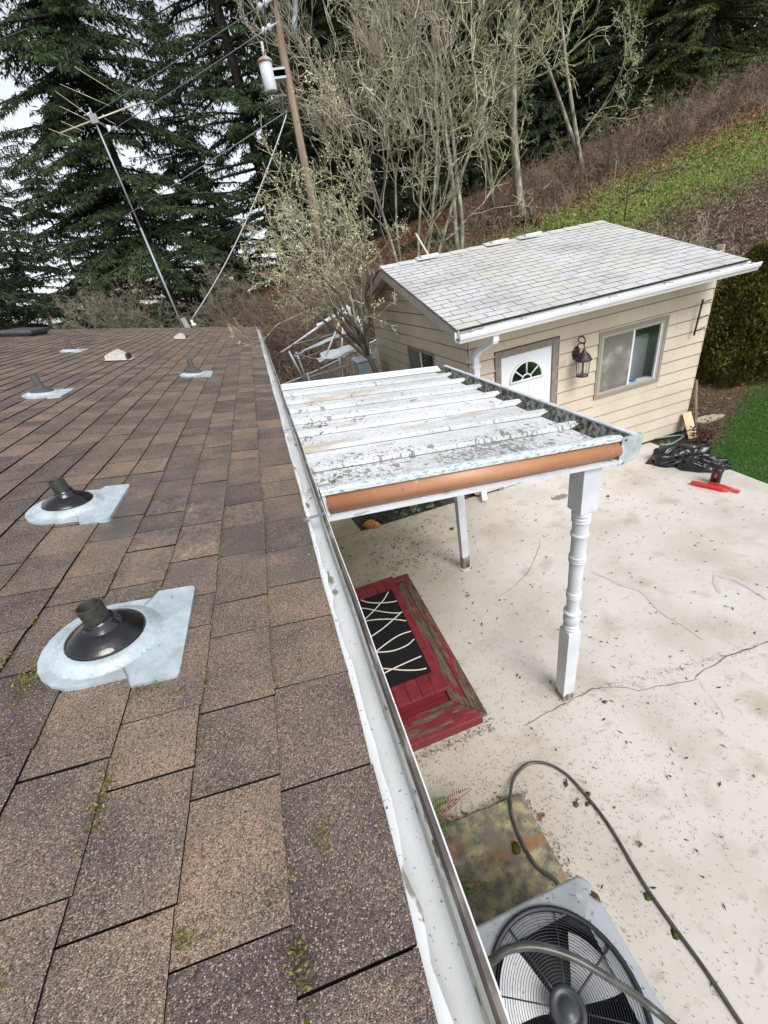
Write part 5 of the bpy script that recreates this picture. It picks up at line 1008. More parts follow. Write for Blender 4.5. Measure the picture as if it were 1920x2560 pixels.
cover_blades('lawn_edge','thin grass on the soil beside the hedge',3500,(5.8,10),(3.4,6.2),lambda x,y:(y>=x*.55+.75)&(y<x*.55+1.3),(.02,.05),(.005,.01),GR2,.8)
cover_blades('bed_litter','brown twigs and dead leaves on the soil under the hedge',2600,(6.2,11),(4.0,6.4),lambda x,y:(y>=x*.55+1.0),(.04,.12),(.008,.02),LITD,.1,cat='leaf litter')
cover_blades('back_lawn','patchy grass behind the patio cover by the wire fence',30000,(-2,6),(6.9,12.5),lambda x,y:(np.sin(x*2.1)+np.sin(y*1.7+x)+RNG.normal(size=x.shape)>-.3)&~((x>2.3)&(y<9.5))&(y<11.8),(.04,.09),(.01,.02),GR,1.0)
cover_blades('hill_grass','green grass on the hillside beyond the shed',70000,(5,34),(11.5,20),lambda x,y:(y>12.2+1.0*np.sin(x*.5)+RNG.normal(size=x.shape)*.5)&(y<18.6)&(x+RNG.normal(size=x.shape)*1.3>8.5),(.06,.14),(.02,.045),GR2,.7)
cover_blades('leaf_litter','brown fallen leaves covering the slope under the bare trees',42000,(-4,30),(9.3,24),lambda x,y:((x<10+RNG.normal(size=x.shape)*2)|(y>16.2+RNG.normal(size=x.shape)*1.2)|(RNG.random(x.shape)<.03))&((y>11.3)|(x>5)),(.08,.18),(.05,.12),LITTER,.12,cat='leaf litter')
cover_blades('dead_stalks','mat of brown dead stalks on the bank above the hedge',42000,(7,26),(9.0,14.5),lambda x,y:(y<13.1+1.2*np.sin(x*.5)+RNG.normal(size=x.shape)*.4),(.08,.22),(.015,.035),LITD,.25,cat='dead stalks')
# ================================================================ TREES
def tubes_np(segs,n=4):
    """segs (m,8): p0 xyz, r0, p1 xyz, r1 -> V,F"""
    S_=np.asarray(segs,float); p0,r0,p1,r1=S_[:,:3],S_[:,3],S_[:,4:7],S_[:,7]; d=nrm(p1-p0)
    h=np.where(np.abs(d[:,2:3])<.9,np.array([[0,0,1.]]),np.array([[1.,0,0]])); u=nrm(np.cross(d,h)); w_=np.cross(d,u)
    a=2*PI*np.arange(n)/n; c=np.cos(a)[None,:,None]; s=np.sin(a)[None,:,None]
    A=p0[:,None]+(u[:,None]*c+w_[:,None]*s)*r0[:,None,None]; B=p1[:,None]+(u[:,None]*c+w_[:,None]*s)*r1[:,None,None]
    V=np.concatenate([A,B],1).reshape(-1,3); m=len(S_); j=np.arange(n); q=np.stack([j,(j+1)%n,n+(j+1)%n,n+j],1)
    F=(q[None]+ (2*n*np.arange(m))[:,None,None]).reshape(-1,4); return V,F
BARK=mat('conifer_bark',(.05,.036,.027),.95,noise=(6,[(.3,(.022,.018,.015)),(.7,(.07,.055,.045))],6,(1,1,.3)),bump=.5,bscale=20,bdist=.03)
BARKG=mat('grey_bark',(.16,.145,.125),.9,noise=(7,[(.3,(.10,.09,.075)),(.5,(.22,.205,.165)),(.7,(.42,.42,.31))],6,(1,1,.4)))
NG=leafmat('needle_green',(.018,.032,.013),(.038,.063,.024),(.085,.12,.045),scale=.8,fine=6); NG2=leafmat('needle_blue',(.016,.028,.016),(.032,.052,.028),(.065,.092,.05),scale=.8,fine=6); NG3=leafmat('cedar_olive',(.04,.06,.018),(.085,.115,.032),(.17,.2,.06),scale=.9,fine=6)
def conifer(name,label,x,y,h,R,h0,M,seed,droop=.35,dens=1.,group=None,blade=(.11,.22),top=.75):
    rs=np.random.default_rng(seed); z0=hz(x,y)-.2; t=thing(name,(x,y,z0),label,'tree',group)
    segs=[];p=np.array([0,0,0.]); r0=min(h,24)*.0095+.03
    for i in range(12):
        q=np.array([rs.normal()*.05,rs.normal()*.05,h*(i+1)/12]); segs.append([*p,r0*(1-i/12.5),*q,r0*(1-(i+1)/12.5)]); p=q
    Ps=[];Ds=[];Ls=[]; bs=[]
    z=h0
    while z<h-.3:
        for k in range(rs.integers(4,7)):
            az=rs.uniform(0,2*PI); f=1-z/h; L_=R*(f**top)*rs.uniform(.55,1.12)+.25
            o=np.array([math.cos(az),math.sin(az),0]); side=np.array([-o[1],o[0],0]); zz=z+rs.uniform(-.6,.6); dr=droop*rs.uniform(.6,1.4)
            n=max(5,int(L_/.13*dens)); u=np.linspace(.1,1,n)+rs.uniform(-.02,.02,n)
            zc=zz+L_*(.22*u-dr*1.25*u**1.6+.22*dr*u**5); C=o[None]*(L_*u)[:,None]; C[:,2]=zc
            bs.append([0,0,zz,.035*L_/3+.012,*C[n//2],.02*L_/3+.008]); bs.append([*C[n//2],.02*L_/3+.008,*C[-1],.005])
            for sgn in (-1,1):
                tl=(.22+.30*L_/4*(1-u)**.7+.0)*rs.uniform(.6,1.25,n); td=nrm(side[None]*sgn*.9+o[None]*rs.uniform(.25,.8,(n,1))+np.array([[0,0,-.35]])*rs.uniform(.3,1.6,(n,1)))
                for q in range(8):
                    f_=rs.uniform(.0,1.,n)[:,None]; P0=C+td*tl[:,None]*f_
                    dd=td*.7+rs.normal(size=(n,3))*.45+np.array([[0,0,-.55]]); Ps.append(P0);Ds.append(dd);Ls.append(rs.uniform(*blade,n))
        z+=rs.uniform(.2,.6)/max(.6,dens)*.95
    P=np.concatenate(Ps);D=np.concatenate(Ds);L_=np.concatenate(Ls); V,F=blades(P,D,L_,L_*.22)
    npmesh('crown',V,F,M,t,local=True); V,F=merge([tubes_np(segs,10),tubes_np(bs,4)]); npmesh('trunk',V,F,BARK,t,local=True); return t
def gp(px,py,Y): 
    p=at(px,py,Y); return p.x,Y
x,y=gp(440,781,20); conifer('spruce_tree','tall dark spruce with drooping boughs behind the antenna mast',x,y,20,4.7,1.2,NG,11,.5,1.5)
x,y=gp(705,640,23); conifer('spruce_tree','dense dark spruce directly behind the utility pole and transformer',x,y,30,4.1,2.,NG,12,.42,1.1)
x,y=gp(575,640,27); conifer('spruce_tree','dark spruce between the antenna tree and the utility pole',x,y,12.5,3.6,1.,NG2,13,.4)
x,y=gp(860,560,26); conifer('spruce_tree','dark spruce right of the utility pole behind the leafless stems',x,y,30,5.2,1.5,NG,14,.4,1.1)
x,y=gp(990,500,30); conifer('spruce_tree','shaded spruce behind the tangle of leafless trees, middle of the wood',x,y,30,5.5,1.,NG,15,.35)
x,y=gp(1180,420,30); conifer('spruce_tree','shaded spruce behind the lichen covered maple',x,y,30,5.5,1.,NG,16,.35)
x,y=gp(1380,330,29); conifer('spruce_tree','shaded spruce behind the wood edge right of the lichen covered maple',x,y,28,5.5,1.,NG2,17,.35)
x,y=gp(1560,300,27); conifer('cedar_tree','olive green cedar with hanging sprays, leftmost of the cedars above the slope',x,y,26,5.2,.6,NG3,18,.5,1.1)
x,y=gp(1750,220,25); conifer('cedar_tree','olive green cedar with hanging sprays in the middle of the cedars above the slope',x,y,26,5.4,.6,NG3,19,.5,1.1)
x,y=gp(1990,130,26); conifer('cedar_tree','olive green cedar at the upper right corner of the photo',x,y,26,5.5,.6,NG3,20,.5,1.1)
x,y=gp(-190,600,17); conifer('spruce_tree','spruce mostly out of frame reaching its boughs in at the left edge',x,y,16,4.2,2.,NG2,21,.45,1.1)
for k,(px,Y,h,R,lb) in enumerate(((-20,26,12.,4.2,'low dark conifer at the far left edge of the skyline'),(95,25,9.6,3.8,'low dark conifer above the box vent on the ridge'),(230,27,9.6,3.8,'low dark conifer left of the antenna mast foot'),(345,28,10.5,4.0,'low dark conifer behind the trunk of the antenna spruce'),(560,27,10.5,4.0,'low dark conifer right of the antenna mast foot'))):
    x,y=gp(px,760,Y); conifer('young_conifer',lb,x,y,h,R,.3,NG2 if k%2 else NG,30+k,.35,1.)
def bare(name,label,x,y,h,seed,M,lichen=None,stems=1,spread=.5,up=.55,lich=0.,maxd=5,r0=None,cat='tree',group=None,lean=(0,0),first=.25,zb=None,lsize=(.03,.07),kids=(4,7),twm=None,limbs=0,iso=0):
    rs=np.random.default_rng(seed); z0=(hz(x,y) if zb is None else zb)-.1; t=thing(name,(x,y,z0),label,cat,group); segs=[];tips=[];big=[]
    mr_={2:.014,3:.010,4:.007,5:.006} if h>7 else {2:.006,3:.004,4:.003,5:.003}
    def grow(p,d,L_,r,dep):
        n=max(2,min(7,int(L_/.35))) if dep<4 else 2
        pts=[p]; dd=d.copy()
        for i in range(n):
            dd=nrm(dd+rs.normal(size=3)*(.13+.07*dep)+np.array([0,0,up*.12])); q=pts[-1]+dd*L_/n; ra=r*(1-.75*i/n); rb=r*(1-.75*(i+1)/n)
            (big if dep<=1 else segs).append([*pts[-1],max(ra,mr_.get(dep,.004)),*q,max(rb,mr_.get(dep,.0035)*.8)]); pts.append(q)
            if dep>=2: tips.append((pts[-2],q,r))
        if dep>=maxd: return
        nk=rs.integers(*kids) if dep<maxd-1 else rs.integers(3,5)
        if dep==0: nk=int(nk*1.8)
        for _ in range(nk):
            f=rs.uniform(first if dep==0 else .2,1.); i=min(int(f*n),n-1); q=pts[i]+(pts[i+1]-pts[i])*(f*n-i)
            az=rs.normal(size=3); az-=d*az.dot(d); az=nrm(az); nd=nrm(d*(1-spread)+az*spread*rs.uniform(.6,1.5)+np.array([0,0,up*.3])); grow(q,nd,L_*rs.uniform(.38,.66)*(1-.35*f),max(r*(1-.75*f)*(.45 if dep==0 else .6),.006),dep+1)
    if limbs:
        p0=np.array([0,0,0.]); 
        for q in ([-.04,0,.9],[-.13,.02,1.75],[-.28,.03,2.3]): q=np.array(q); big.append([*p0,(r0 or .08)*(1-.2*p0[2]),*q,(r0 or .08)*(1-.2*q[2])]); p0=q
        for k in range(limbs):
            f=rs.uniform(.35,1.); q=np.array([-.13,.02,1.75])*(1-f)+np.array([-.28,.03,2.3])*f; az=k*2.4+rs.uniform(-.3,.3); tl=rs.uniform(.25,.95); d=nrm(np.array([math.cos(az)*tl-.36,math.sin(az)*tl*.8,.74])); grow(q,d,h*rs.uniform(.42,.66),(r0 or .08)*.42,1)
    for s in range(0 if limbs else stems):
        d=nrm(np.array([rs.normal()*.22*(stems>1)+lean[0],rs.normal()*.22*(stems>1)+lean[1],1.])); grow(np.array([rs.normal()*.08*(stems>1),rs.normal()*.08*(stems>1),0]),d,h*rs.uniform(.8,1.),(r0 or h*.012),0)
    V,F=tubes_np(big,8); npmesh('trunk',V,F,M,t,local=True); V,F=tubes_np(segs,3); npmesh('twigs',V,F,twm or M,t,local=True)
    if lich and tips:
        T=np.array([[*a,*b_] for a,b_,r in tips]); k=rs.integers(0,len(T),int(lich)); f=rs.random((len(k),1)); P=T[k,:3]*(1-f)+T[k,3:]*f; n=len(P); D=nrm(T[k,3:]-T[k,:3])*(1-iso)+rs.normal(size=(n,3))*(.45+iso)+[0,0,-.15]; P=P+rs.normal(size=(n,3))*.012*iso
        V,F=blades(P,D,rs.uniform(*lsize,n),rs.uniform(lsize[0]*.35,lsize[1]*.42,n)*(1+.9*iso)); npmesh('lichen',V,F,lichen,t,local=True)
    return t
TW=mat('shrub_twig',(.2,.17,.13),.9,noise=(5,[(.3,(.22,.19,.14)),(.7,(.46,.42,.32))],4,None))
TWD=mat('dark_twig',(.1,.08,.06),.9,noise=(4,[(.3,(.10,.085,.06)),(.7,(.30,.26,.19))],4,None)); TWL=mat('lichen_twig',(.3,.3,.18),.9,noise=(3,[(.3,(.20,.175,.13)),(.5,(.42,.41,.26)),(.68,(.64,.65,.42))],4,None)); TWP=mat('plum_twig',(.3,.3,.18),.9,noise=(9,[(.3,(.14,.12,.085)),(.5,(.30,.28,.19)),(.68,(.58,.57,.40))],4,None))
LICH=leafmat('lichen_pale',(.36,.35,.19),(.54,.53,.33),(.70,.69,.50),fine=14); LICH2=leafmat('lichen_grey_green',(.20,.215,.11),(.36,.38,.20),(.52,.54,.32),fine=14)
bare('plum_tree','spreading leafless fruit tree tufted with pale lichen beside the shed',1.95,7.5,4.6,52,mat('plum_bark',(.1,.08,.06),.9,noise=(12,[(.3,(.05,.04,.03)),(.7,(.17,.145,.11))],5,(1,1,.4))),LICH,1,.52,.12,10000,4,.075,zb=0.,lsize=(.015,.032),kids=(5,7),twm=TWP,limbs=11,iso=1.)
x,y=gp(1307,562,18.3); bare('maple_tree','large leafless maple with lichen hung crown, thick trunk on the leafy slope',x,y,13.5,42,BARKG,LICH2,1,.62,.22,17000,5,.19,first=.2,lsize=(.05,.13),kids=(4,7),twm=TWL)
x,y=gp(1150,600,17); bare('maple_tree','slender leafless maple left of the thick trunked one',x,y,12,43,BARKG,LICH2,2,.56,.32,6000,4,.09,first=.2,lsize=(.04,.11),kids=(6,9),twm=TWL)
x,y=gp(1040,640,14.5); bare('maple_tree','leafless multi stemmed tree above the left end of the shed ridge',x,y,10.5,44,BARKG,LICH2,2,.55,.35,4000,4,.065,first=.2,lsize=(.03,.08),kids=(3,6),twm=TWL)
x,y=gp(1005,650,14.2); bare('alder_tree','leafless tree with long ascending grey branches behind the fruit tree',x,y,9.0,45,BARKG,LICH2,3,.40,.8,1500,4,.055,first=.15,lsize=(.02,.06),kids=(5,8),twm=TW)
x,y=gp(1470,430,20); bare('maple_tree','leafless lichen covered tree at the right end of the bare trees',x,y,11,46,BARKG,LICH2,2,.64,.18,11000,5,.10,first=.15,lsize=(.05,.13),kids=(4,7),twm=TWL)
x,y=gp(1240,560,21); bare('alder_tree','thin leafless tree in the shade behind the two maples',x,y,13,47,BARKG,LICH2,2,.5,.4,4000,5,.08,lsize=(.04,.1),kids=(5,8),twm=TW)
for k,(px,Y,h,lb) in enumerate(((215,15.5,4.2,'bare arching shrub over the left part of the roof skyline'),(330,16,4.4,'bare shrub over the skyline left of the antenna mast'),(520,16,3.6,'bare shrub over the skyline right of the antenna mast'),(610,15,3.4,'bare shrub beyond the far end of the gutter'))):
    x,y=gp(px,815,Y); bare('bare_shrub',lb,x,y,h*.85,60+k,TWD,None,5,.5,.3,0,4,.022,'shrub',first=.1,lsize=(.03,.06))
# bramble thicket along the wood edge: one mass nobody could count
def thicket(name,label,pts,N,h,M,w=(.012,.03),seed=5):
    rs=np.random.default_rng(seed); segs=[]; pts=np.array(pts); n=len(pts)-1
    k=rs.integers(0,n,N); f=rs.random((N,1)); B=pts[k]*(1-f)+pts[k+1]*f; B=B+rs.normal(size=(N,2))*[.9,1.0]; z=hill(B[:,0],B[:,1]); P=np.column_stack([B,z-.05]); D=nrm(rs.normal(size=(N,3))*[.55,.55,.3]+[0,0,1]); L_=h*(rs.uniform(.3,1.1,N)*(.55+.65*(np.sin(B[:,0]*1.9)+np.sin(B[:,1]*2.7+B[:,0])>-.1)))[:,None]; r=rs.uniform(*w,N)
    out=[]
    for s in range(4):
        Q=P+D*L_/4; out.append(np.column_stack([P,r*(1-s*.22),Q,r*(1-(s+1)*.22)])); P=Q; D=nrm(D+rs.normal(size=(N,3))*.35+[0,0,-.12])
        if s: 
            D2=nrm(D+rs.normal(size=(N,3))*.9); out.append(np.column_stack([P,r*.5,P+D2*L_*.22,r*.2]))
    V,F=tubes_np(np.concatenate(out),3); o=npmesh(name,V,F,M); tag(o,label,'brush',kind='stuff')
BR=mat('bramble_brown',(.10,.07,.06),.95,noise=(1.3,[(.3,(.09,.062,.045)),(.5,(.19,.14,.105)),(.7,(.34,.26,.19))],6,None))
thicket('bramble_thicket','purplish brown leafless brush along the foot of the wood above the grass slope',[(11,19.6),(15,20.4),(20,20.6),(27,21),(34,22)],8000,1.3,BR,(.010,.026))
thicket('hillside_brush','brown leafless brush under the bare trees on the leafy slope',[(5,15),(8,17),(10,19),(13,19.5)],500,1.1,BR,(.008,.02),7)
thicket('undergrowth','tangled brown undergrowth behind the canopy frame',[(-3.5,14.5),(-.5,14),(1.5,15),(4.5,16.5)],6000,2.2,BR,(.008,.018),8)
FERN=leafmat('understory',(.012,.028,.008),(.03,.06,.015),(.07,.11,.03),fine=5)
cover_blades('understory','dark green ferns and ivy on the shaded slope under the spruces',16000,(0,12),(14,21),lambda x,y:np.sin(x*1.7)+np.sin(y*1.3+x*.7)+RNG.normal(size=x.shape)*.4>.7,(.15,.4),(.06,.14),FERN,.9,cat='ground cover')
# wood behind: shaded mass of further foliage
n=90000; x=RNG.uniform(4,48,n); y=RNG.uniform(27,40,n); z=hill(x,y)+RNG.random(n)*17; k=(np.sin(x*.9)+np.sin(z*.8+x)+np.sin(y*.7)>-.9); P=np.stack([x,y,z],1)[k]
V,F=blades(P,RNG.normal(size=P.shape)+[0,0,-.6],RNG.uniform(.35,.8,len(P)),RNG.uniform(.15,.3,len(P))); o=npmesh('far_wood',V,F,NG); tag(o,'dark far wood filling the gaps behind the named trees','wood',kind='stuff')
# hedge of arborvitae
HG=leafmat('arborvitae',(.055,.055,.012),(.13,.12,.026),(.25,.21,.05),scale=2.5,fine=18)
def arbor(label,x,y,r,h,seed):
    rs=np.random.default_rng(seed); t=thing('arborvitae',(x,y,-.02),label,'hedge shrub','arborvitae hedge beside the shed')
    n=26000; zz=rs.random(n)**.85*h; th=rs.uniform(0,2*PI,n); prof=np.clip(1.02-(zz/h)**2.6,.02,1)*np.clip(.75+zz/h*1.2,0,1); bump=1+.10*np.sin(th*5+zz*4)+.08*np.sin(th*9-zz*7)
    rad=r*prof*bump*(1-rs.random(n)**2*.35); P=np.stack([rad*np.cos(th),rad*np.sin(th),zz+.02],1); D=np.stack([np.cos(th)*.55,np.sin(th)*.55,np.full(n,.75)],1)+rs.normal(size=(n,3))*.35
    V,F=blades(P,D,rs.uniform(.05,.13,n),rs.uniform(.02,.05,n)); npmesh('foliage',V,F,HG,t,local=True)
    V,F=tubes_np([[0,0,0,.06,0,0,h*.8,.02]]+[[0,0,h*.1*i,.02,r*.5*math.cos(i*2.4),r*.5*math.sin(i*2.4),h*.1*i+.5,.006] for i in range(1,8)],6); npmesh('stem',V,F,BARK,t,local=True)
arbor('olive green arborvitae nearest the shed corner, right next to the cream wall',8.75,6.15,.80,2.35,71); arbor('tall olive green arborvitae at the right photo edge behind the first one',9.95,6.0,.95,2.75,72); arbor('olive green arborvitae whose lower part fills the right photo edge above the lawn',9.9,5.0,.8,2.3,73)
bare('bare_shrub','grey leafless bush between the shed corner and the hedge top',8.35,7.2,2.5,75,TW,None,6,.5,.3,0,3,.02,'shrub',zb=0.)
# ================================================================ UTILITY POLE
PX,PY=2.22,13.; zg=hz(PX,PY)-.3
pole=thing('utility_pole',(PX,PY,zg),'weathered brown wooden utility pole carrying a grey transformer','utility pole')
def pc(z): return Vector((PX+.03*(z-2.5)/1.0*.9,PY,z))
b=MB(); b.tube([pc(z) for z in (zg,1.5,3.,5.,7.,8.45,9.2)],[.12,.117,.11,.10,.09,.082,.08],14); b.build('pole',mat('pole_wood',(.24,.15,.10),.9,noise=(3,[(.3,(.12,.08,.06)),(.5,(.22,.155,.115)),(.7,(.34,.27,.21))],7,(2,2,.15)),layers=[(14,3,.66,.70,(.05,.03,.02),(1,1,.5),'n'),(1.2,3,.5,.7,(.30,.20,.15),(1,1,.3),'n')]),pole)
GT=mat('transformer_grey',(.50,.54,.58),.45,noise=(3,[(.3,(.44,.48,.52)),(.7,(.55,.59,.62))],5,None))
tc_=at(676,205,12.8); tcx,tcy=tc_.x-.02,12.82; tz0,tz1=at(695,228,12.8).z,at(682,148,12.8).z
b=MB(); b.lathe([(0,tz0),(.135,tz0),(.14,tz0+.02),(.145,tz1-.02),(.0,tz1-.02)],(tcx,tcy,0),24); tk=b.build('transformer_tank',GT,pole)
b=MB(); b.lathe([(.144,tz1-.05),(.165,tz1-.04),(.165,tz1-.01),(.12,tz1+.03),(0,tz1+.04)],(tcx,tcy,0),24); b.build('transformer_lid',mat('lid_rust',(.35,.27,.2),.7,noise=(9,[(.4,(.42,.4,.38)),(.6,(.3,.16,.09))],4,None)),pole)
b=MB(); b.lathe([(.05,0),(.03,.05),(.06,.06),(.028,.08),(.055,.11),(.026,.13),(.048,.16),(.022,.18),(.038,.21),(.015,.24),(.0,.25)],(tcx+.03,tcy,tz1+.05),14); b.build('bushing',mat('porcelain',(.55,.56,.58),.3),pole)
for z in (tz1-.25,tz0+.3): 
    b=MB(); b.box(tcx+.12,pc(z).x-.07,tcy-.05,tcy+.12,z-.07,z+.07); b.build('mounting_bracket',GT,pole)
b=MB(); p=pc(8.75); b.box(p.x-.06,p.x+.06,PY-1.1,PY+1.1,8.72,8.84); b.box(p.x-1.0,p.x+1.0,PY-.2,PY-.11,8.62,8.75); b.build('crossarm',mat('crossarm_wood',(.10,.07,.05),.9),pole)
IW=mat('insulator_white',(.72,.74,.77),.3)
INS=[((668,6),(640,22)),((678,66),(650,84))]
ends=[]
for a_,c_ in INS:
    A=at(*a_,12.9);B=at(*c_,13.1); b=MB()
    d=(B-A); L_=d.length; b.lathe([(.012,-.2),(.02,0),(.06,.015),(.063,.07),(.025,.09),(.025,L_*.45),(.06,L_*.5),(.063,L_*.5+.06),(.02,L_*.5+.09),(.01,L_)],A[:],12,axis=d); b.build('insulator',IW,pole); ends.append(B)
b=MB(); A=at(735,85,13.1);B=at(738,12,13.1); b.lathe([(.0,0),(.055,.0),(.055,.25),(.035,.27),(.06,.3),(.06,.6),(.04,.62),(.055,.66),(.05,.9),(0,.93)],A[:],12,axis=(B-A)); b.build('cutout_fuse',mat('fuse_grey',(.35,.4,.4),.5),pole)
b=MB(); b.tube([at(682,0,12.9),at(688,80,12.9)],.018,6); b.tube([at(702,245,12.9),at(716,300,12.9),at(722,262,12.85)],.03,6); b.tube([(tcx,tcy-.1,tz1),(tcx+.3,tcy,tz1+.9),(PX+.3,PY,8.6)],.008,5); b.build('lead_wires',mat('dark_wire',(.02,.02,.02),.6),pole)
WM=mat('weathered_wire',(.22,.24,.26),.5,.2); WL=mat('bright_wire',(.42,.44,.46),.4,.4)
def wire(label,A,B,r,sag,M,name='power_line'):
    A,B=Vector(A),Vector(B); n=26; b=MB(); b.tube([A.lerp(B,i/n)-Vector((0,0,sag*4*(i/n)*(1-i/n))) for i in range(n+1)],r,5); o=b.build(name,M); tag(o,label,'wire'); return o
def far(px,py,Y): return at(px,py,Y)
wire('upper power line crossing the sky from the higher white insulators to the left photo edge',ends[0],far(-150,505,30),.010,.12,WM)
wire('power line from the lower white insulators sloping to the left photo edge',ends[1],far(-150,578,30),.010,.12,WM)
wire('lowest long line from below the transformer to the left edge, passing low across the spruce',at(722,275,12.9),far(-150,812,34),.011,.15,WL)
mast_top=at(478,800,12.15)
o=wire('bright twisted service drop from the pole down to the mast on the house',at(722,270,12.9),mast_top,.017,.25,WL,'service_drop')
wire('thin guy wire running down right from the pole top into the bare trees',at(720,75,13.),at(962,455,17.),.012,.1,mat('guy_green',(.14,.18,.16),.6),'guy_wire')
# service bracket on roof edge
b=MB(); p=mast_top; b.tube([p,p+Vector((.0,.02,-.25))],.03,8); b.ball(p+Vector((.02,0,-.12)),.07,(1,1,.7),8); o=b.build('service_bracket',mat('white_porc',(.6,.62,.62),.4)); tag(o,'small white service bracket where the twisted cable meets the roof edge','bracket')
# ================================================================ ANTENNA
AY=12.12; base=at(458,818,AY); base.z-=.35; topp=at(223,269,AY)
ant=thing('tv_antenna',base[:],'tall thin metal mast with a television aerial at the far roof edge','antenna')
b=MB(); b.tube([base,base.lerp(topp,.55)],.024,8); b.tube([base.lerp(topp,.55),topp],.019,8); b.build('mast',mat('mast_steel',(.30,.35,.38),.45,.4),ant)
AL=mat('aerial_alu',(.58,.53,.42),.45,.3)
b=MB(); A=at(147,334,AY-.05);B=at(336,262,AY+.1); b.tube([A,B],.013,6); b.build('boom',AL,ant)
els=[((122,322),(181,345)),((153,303),(212,330)),((150,266),(225,302)),((138,228),(278,328)),((150,210),(275,265)),((186,167),(300,238)),((212,285),(262,312)),((262,296),(290,312)),((395,295),(424,310)),((198,292),(240,285))]
for k,(p,q) in enumerate(els[:8]):
    b=MB(); y=AY+(-.05+.02*k); b.tube([at(*p,y),at(*q,y)],.0052,5); b.build('element',AL,ant)
b=MB(); c=at(236,298,AY); b.box(c.x-.07,c.x+.07,AY-.05,AY+.03,c.z-.07,c.z+.07); b.build('junction_box',mat('ant_box',(.25,.27,.28),.6),ant)
b=MB(); c=at(462,805,AY); b.hexa([(c.x-.02,AY-.06,c.z-.3),(c.x+.12,AY-.06,c.z-.3),(c.x+.12,AY-.02,c.z-.3),(c.x-.02,AY-.02,c.z-.3)],[(c.x-.06,AY-.06,c.z+.1),(c.x+.05,AY-.06,c.z+.1),(c.x+.05,AY-.02,c.z+.1),(c.x-.06,AY-.02,c.z+.1)]); b.build('mount_board',mat('mount_wood',(.33,.29,.24),.85),ant)
# ================================================================ CANOPY FRAME, FENCE, BIN
WF=mat('frame_white',(.62,.64,.66),.45,.2); GF=mat('frame_grey',(.22,.24,.24),.5,.2)
cn=thing('canopy_frame',(1.2,9.6,hz(1.2,9.6)),'collapsed white canopy frame with torn scraps of fabric on the back lawn','canopy frame')
def bars(nm,L_,r,M):
    for (p,q,ya,yb) in L_: b=MB(); b.tube([at(*p,ya),at(*q,yb)],r,6); b.build(nm,M,cn)
bars('roof_bar',[((703,881),(868,770),9.6,10.4),((710,878),(862,768),9.7,10.5),((735,890),(905,815),9.6,9.9),((868,770),(905,815),10.4,10.6),((868,770),(915,862),10.4,9.4),((755,878),(925,800),9.7,10.6)],.020,WF)
bars('truss_bar',[((730,862),(800,845),9.6,10.),((800,845),(862,826),10.,10.3),((862,826),(915,812),10.3,10.5),((760,878),(845,848),9.5,9.9),((745,900),(800,880),9.4,9.6),((740,885),(805,902),9.4,9.3),((845,848),(920,830),9.9,10.2)],.017,GF)
bars('leg',[((722,878),(760,950),9.6,9.6),((855,790),(808,905),9.9,9.3),((858,785),(852,935),9.9,9.6),((893,788),(915,855),10.2,9.8),((740,880),(765,945),9.5,9.5)],.022,WF)
bars('cross_bar',[((808,905),(925,870),9.3,9.6),((765,945),(925,895),9.5,9.7),((900,795),(925,850),10.3,10.),((905,790),(932,828),10.3,10.2)],.013,WF)
FB_=mat('torn_fabric',(.66,.69,.74),.7,noise=(6,[(.3,(.55,.58,.62)),(.7,(.75,.78,.82))],4,None))
def cloth(nm,px,M,sag=.06):
    P=[at(x,y,Y) for x,y,Y in px]; b=MB(); n=8; vs=[]
    for i in range(n+1):
        for j in range(n+1):
            u,v=i/n,j/n; p=(P[0]*(1-u)+P[1]*u)*(1-v)+(P[3]*(1-u)+P[2]*u)*v; p=p+Vector((0,.03*math.sin(u*9+v*4),-sag*math.sin(PI*u)*math.sin(PI*v)+.015*math.sin(u*14))); vs.append(p)
    b.add(vs,[(i*(n+1)+j,i*(n+1)+j+1,(i+1)*(n+1)+j+1,(i+1)*(n+1)+j) for i in range(n) for j in range(n)],smooth=True); b.build(nm,M,cn)
cloth('fabric_scrap',[(800,906,9.2),(925,858,9.5),(918,872,9.4),(790,896,9.3)],FB_); cloth('fabric_scrap',[(800,882,9.4),(912,852,9.7),(925,866,9.5),(806,900,9.3)],FB_)
cloth('fabric_scrap',[(855,770,10.4),(868,762,10.4),(884,790,10.4),(858,782,10.3)],FB_,.02); cloth('fabric_scrap',[(873,768,10.5),(884,762,10.5),(882,785,10.4),(876,782,10.5)],FB_,.01); cloth('fabric_scrap',[(790,812,10.),(825,790,10.1),(822,800,10.),(795,816,10.)],FB_,.01)
cloth('fabric_scrap',[(782,905,9.3),(803,905,9.2),(800,930,9.2),(788,918,9.3)],mat('fabric_dark',(.16,.15,.13),.8),.02)
b=MB(); c=at(851,812,10.1); b.ball(c,.09,(.8,.6,1.3),8,jit=.15); o=b.build('yellow_rag',mat('rag_yellow',(.7,.38,.03),.7)); tag(o,'bright yellow orange rag hanging in the canopy frame','rag')
fe=thing('wire_fence',(1.3,10.9,hz(1.3,10.9)),'low chain link fence with pale top rail behind the canopy frame','fence')
f0,f1=Vector((-.1,10.3,0)),Vector((3.6,11.6,0))
GW=mat('galv_wire',(.30,.36,.35),.5,.3)
def fp(t,z): p=f0.lerp(f1,t); return Vector((p.x,p.y,hz(p.x,p.y)+z))
for t in (0,.25,.5,.75,1.): b=MB(); b.tube([fp(t,-.1),fp(t,1.25)],.028,8); b.build('post',GW,fe)
b=MB(); b.tube([fp(i/10,1.2) for i in range(11)],.02,6); b.build('top_rail',mat('rail_pale',(.5,.54,.54),.4,.3),fe)
sg=[]; n=70
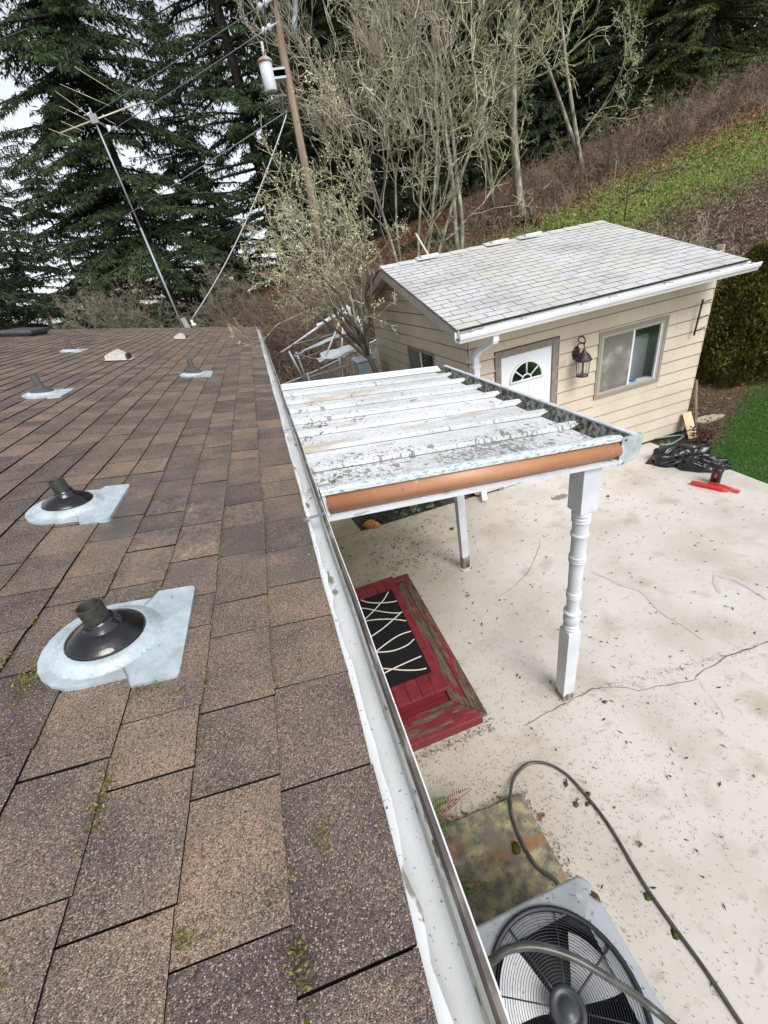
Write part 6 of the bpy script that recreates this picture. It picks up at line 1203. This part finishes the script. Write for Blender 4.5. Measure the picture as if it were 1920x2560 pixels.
for i in range(-22,n):
    for s in (1,):
        t0,t1=i/n,(i+22)/n; z0_,z1_=0,1.17
        def clip(ta,za,tb,zb_):
            if ta<0: za=za+(zb_-za)*(0-ta)/(tb-ta); ta=0
            if tb>1: zb_=za+(zb_-za)*(1-ta)/(tb-ta); tb=1
            return ta,za,tb,zb_
        for zz in ((0,1.17),(1.17,0)):
            ta,za,tb,zb_=clip(t0,zz[0],t1,zz[1])
            if tb>ta: A=fp(ta,za);B=fp(tb,zb_); sg.append([*A,.0045,*B,.0045])
V,F=tubes_np(sg,3); npmesh('wire_mesh',V,F,GW,fe)
bn=thing('storage_bin',tuple(at(918,935,8.6)),'pale blue grey plastic bin beside the fruit tree trunk','bin')
A=[at(893,903,8.6),at(928,890,8.9),at(935,925,8.9),at(903,935,8.6)]; c=at(915,915,8.7)
b=MB(); b.box(c.x-.20,c.x+.22,8.55,9.0,c.z-.5,c.z+.12); b.build('body',mat('bin_blue',(.34,.42,.46),.5,noise=(9,[(.3,(.28,.36,.4)),(.7,(.4,.48,.52))],4,None)),bn,bevel=.03)
b=MB(); b.box(c.x-.23,c.x+.25,8.52,9.03,c.z+.121,c.z+.17); b.build('lid',mat('bin_lid',(.5,.58,.62),.45),bn,bevel=.02)
b=MB(); b.box(c.x-.24,c.x+.26,8.6,8.95,hz(c.x,8.8)-.1,c.z-.5); b.build('stand',mat('old_board',(.2,.14,.085),.85),bn)
for k,(px,py,Y,r,h,lb) in enumerate(((872,930,9.9,.10,.95,'dark weathered fence stump beside the blue grey bin'),(838,940,9.7,.05,.8,'thin dark leaning post inside the canopy frame'))):
    p=at(px,py,Y); z=hz(p.x,Y); b=MB(); b.tube([(p.x,Y,z-.1),(p.x-.05,Y,z+h)],[r,r*.85],10); o=b.build('wooden_post',BARK); tag(o,lb,'post')
# pale pole leaning behind the shed, hillside stakes and the fallen branch
b=MB(); b.tube([at(1040,585,10.3),at(1085,662,10.)],.022,6); o=b.build('pale_pole',mat('pale_stick',(.6,.56,.42),.6)); tag(o,'pale stick leaning up behind the left end of the shed ridge','pole')
for k,(px0,py0,px1,py1,lb) in enumerate(((1530,402,1528,522,'left thin grey stake standing on the green hillside'),(1561,412,1566,505,'right thin brown stake standing on the green hillside'))):
    Y=14.6; A=at(px1,py1,Y); A.z=hz(A.x,Y)-.1; dirz=at(px0,py0,Y).z; b=MB(); b.tube([A,(A.x+.02,Y,dirz)],.022,6); o=b.build('garden_stake',mat('stake%d'%k,(.13,.14,.11) if k==0 else (.05,.035,.03),.8)); tag(o,lb,'stake')
b=MB(); q=[(1555,495),(1600,447),(1640,415),(1668,398),(1748,404)]; b.tube([Vector((at(x,y,16.).x,16.+.2*i,hz(at(x,y,16.).x,16.+.2*i)+.05+.25*(i==3))) for i,(x,y) in enumerate(q)],[.04,.04,.035,.035,.02],6); o=b.build('fallen_branch',BARK); tag(o,'dark fallen branch bent in the middle on the green hillside','branch')
for o in COL.objects:
    if o.parent is None and o.type=='MESH' and 'kind' not in o and 'label' not in o: print('UNTAGGED',o.name)
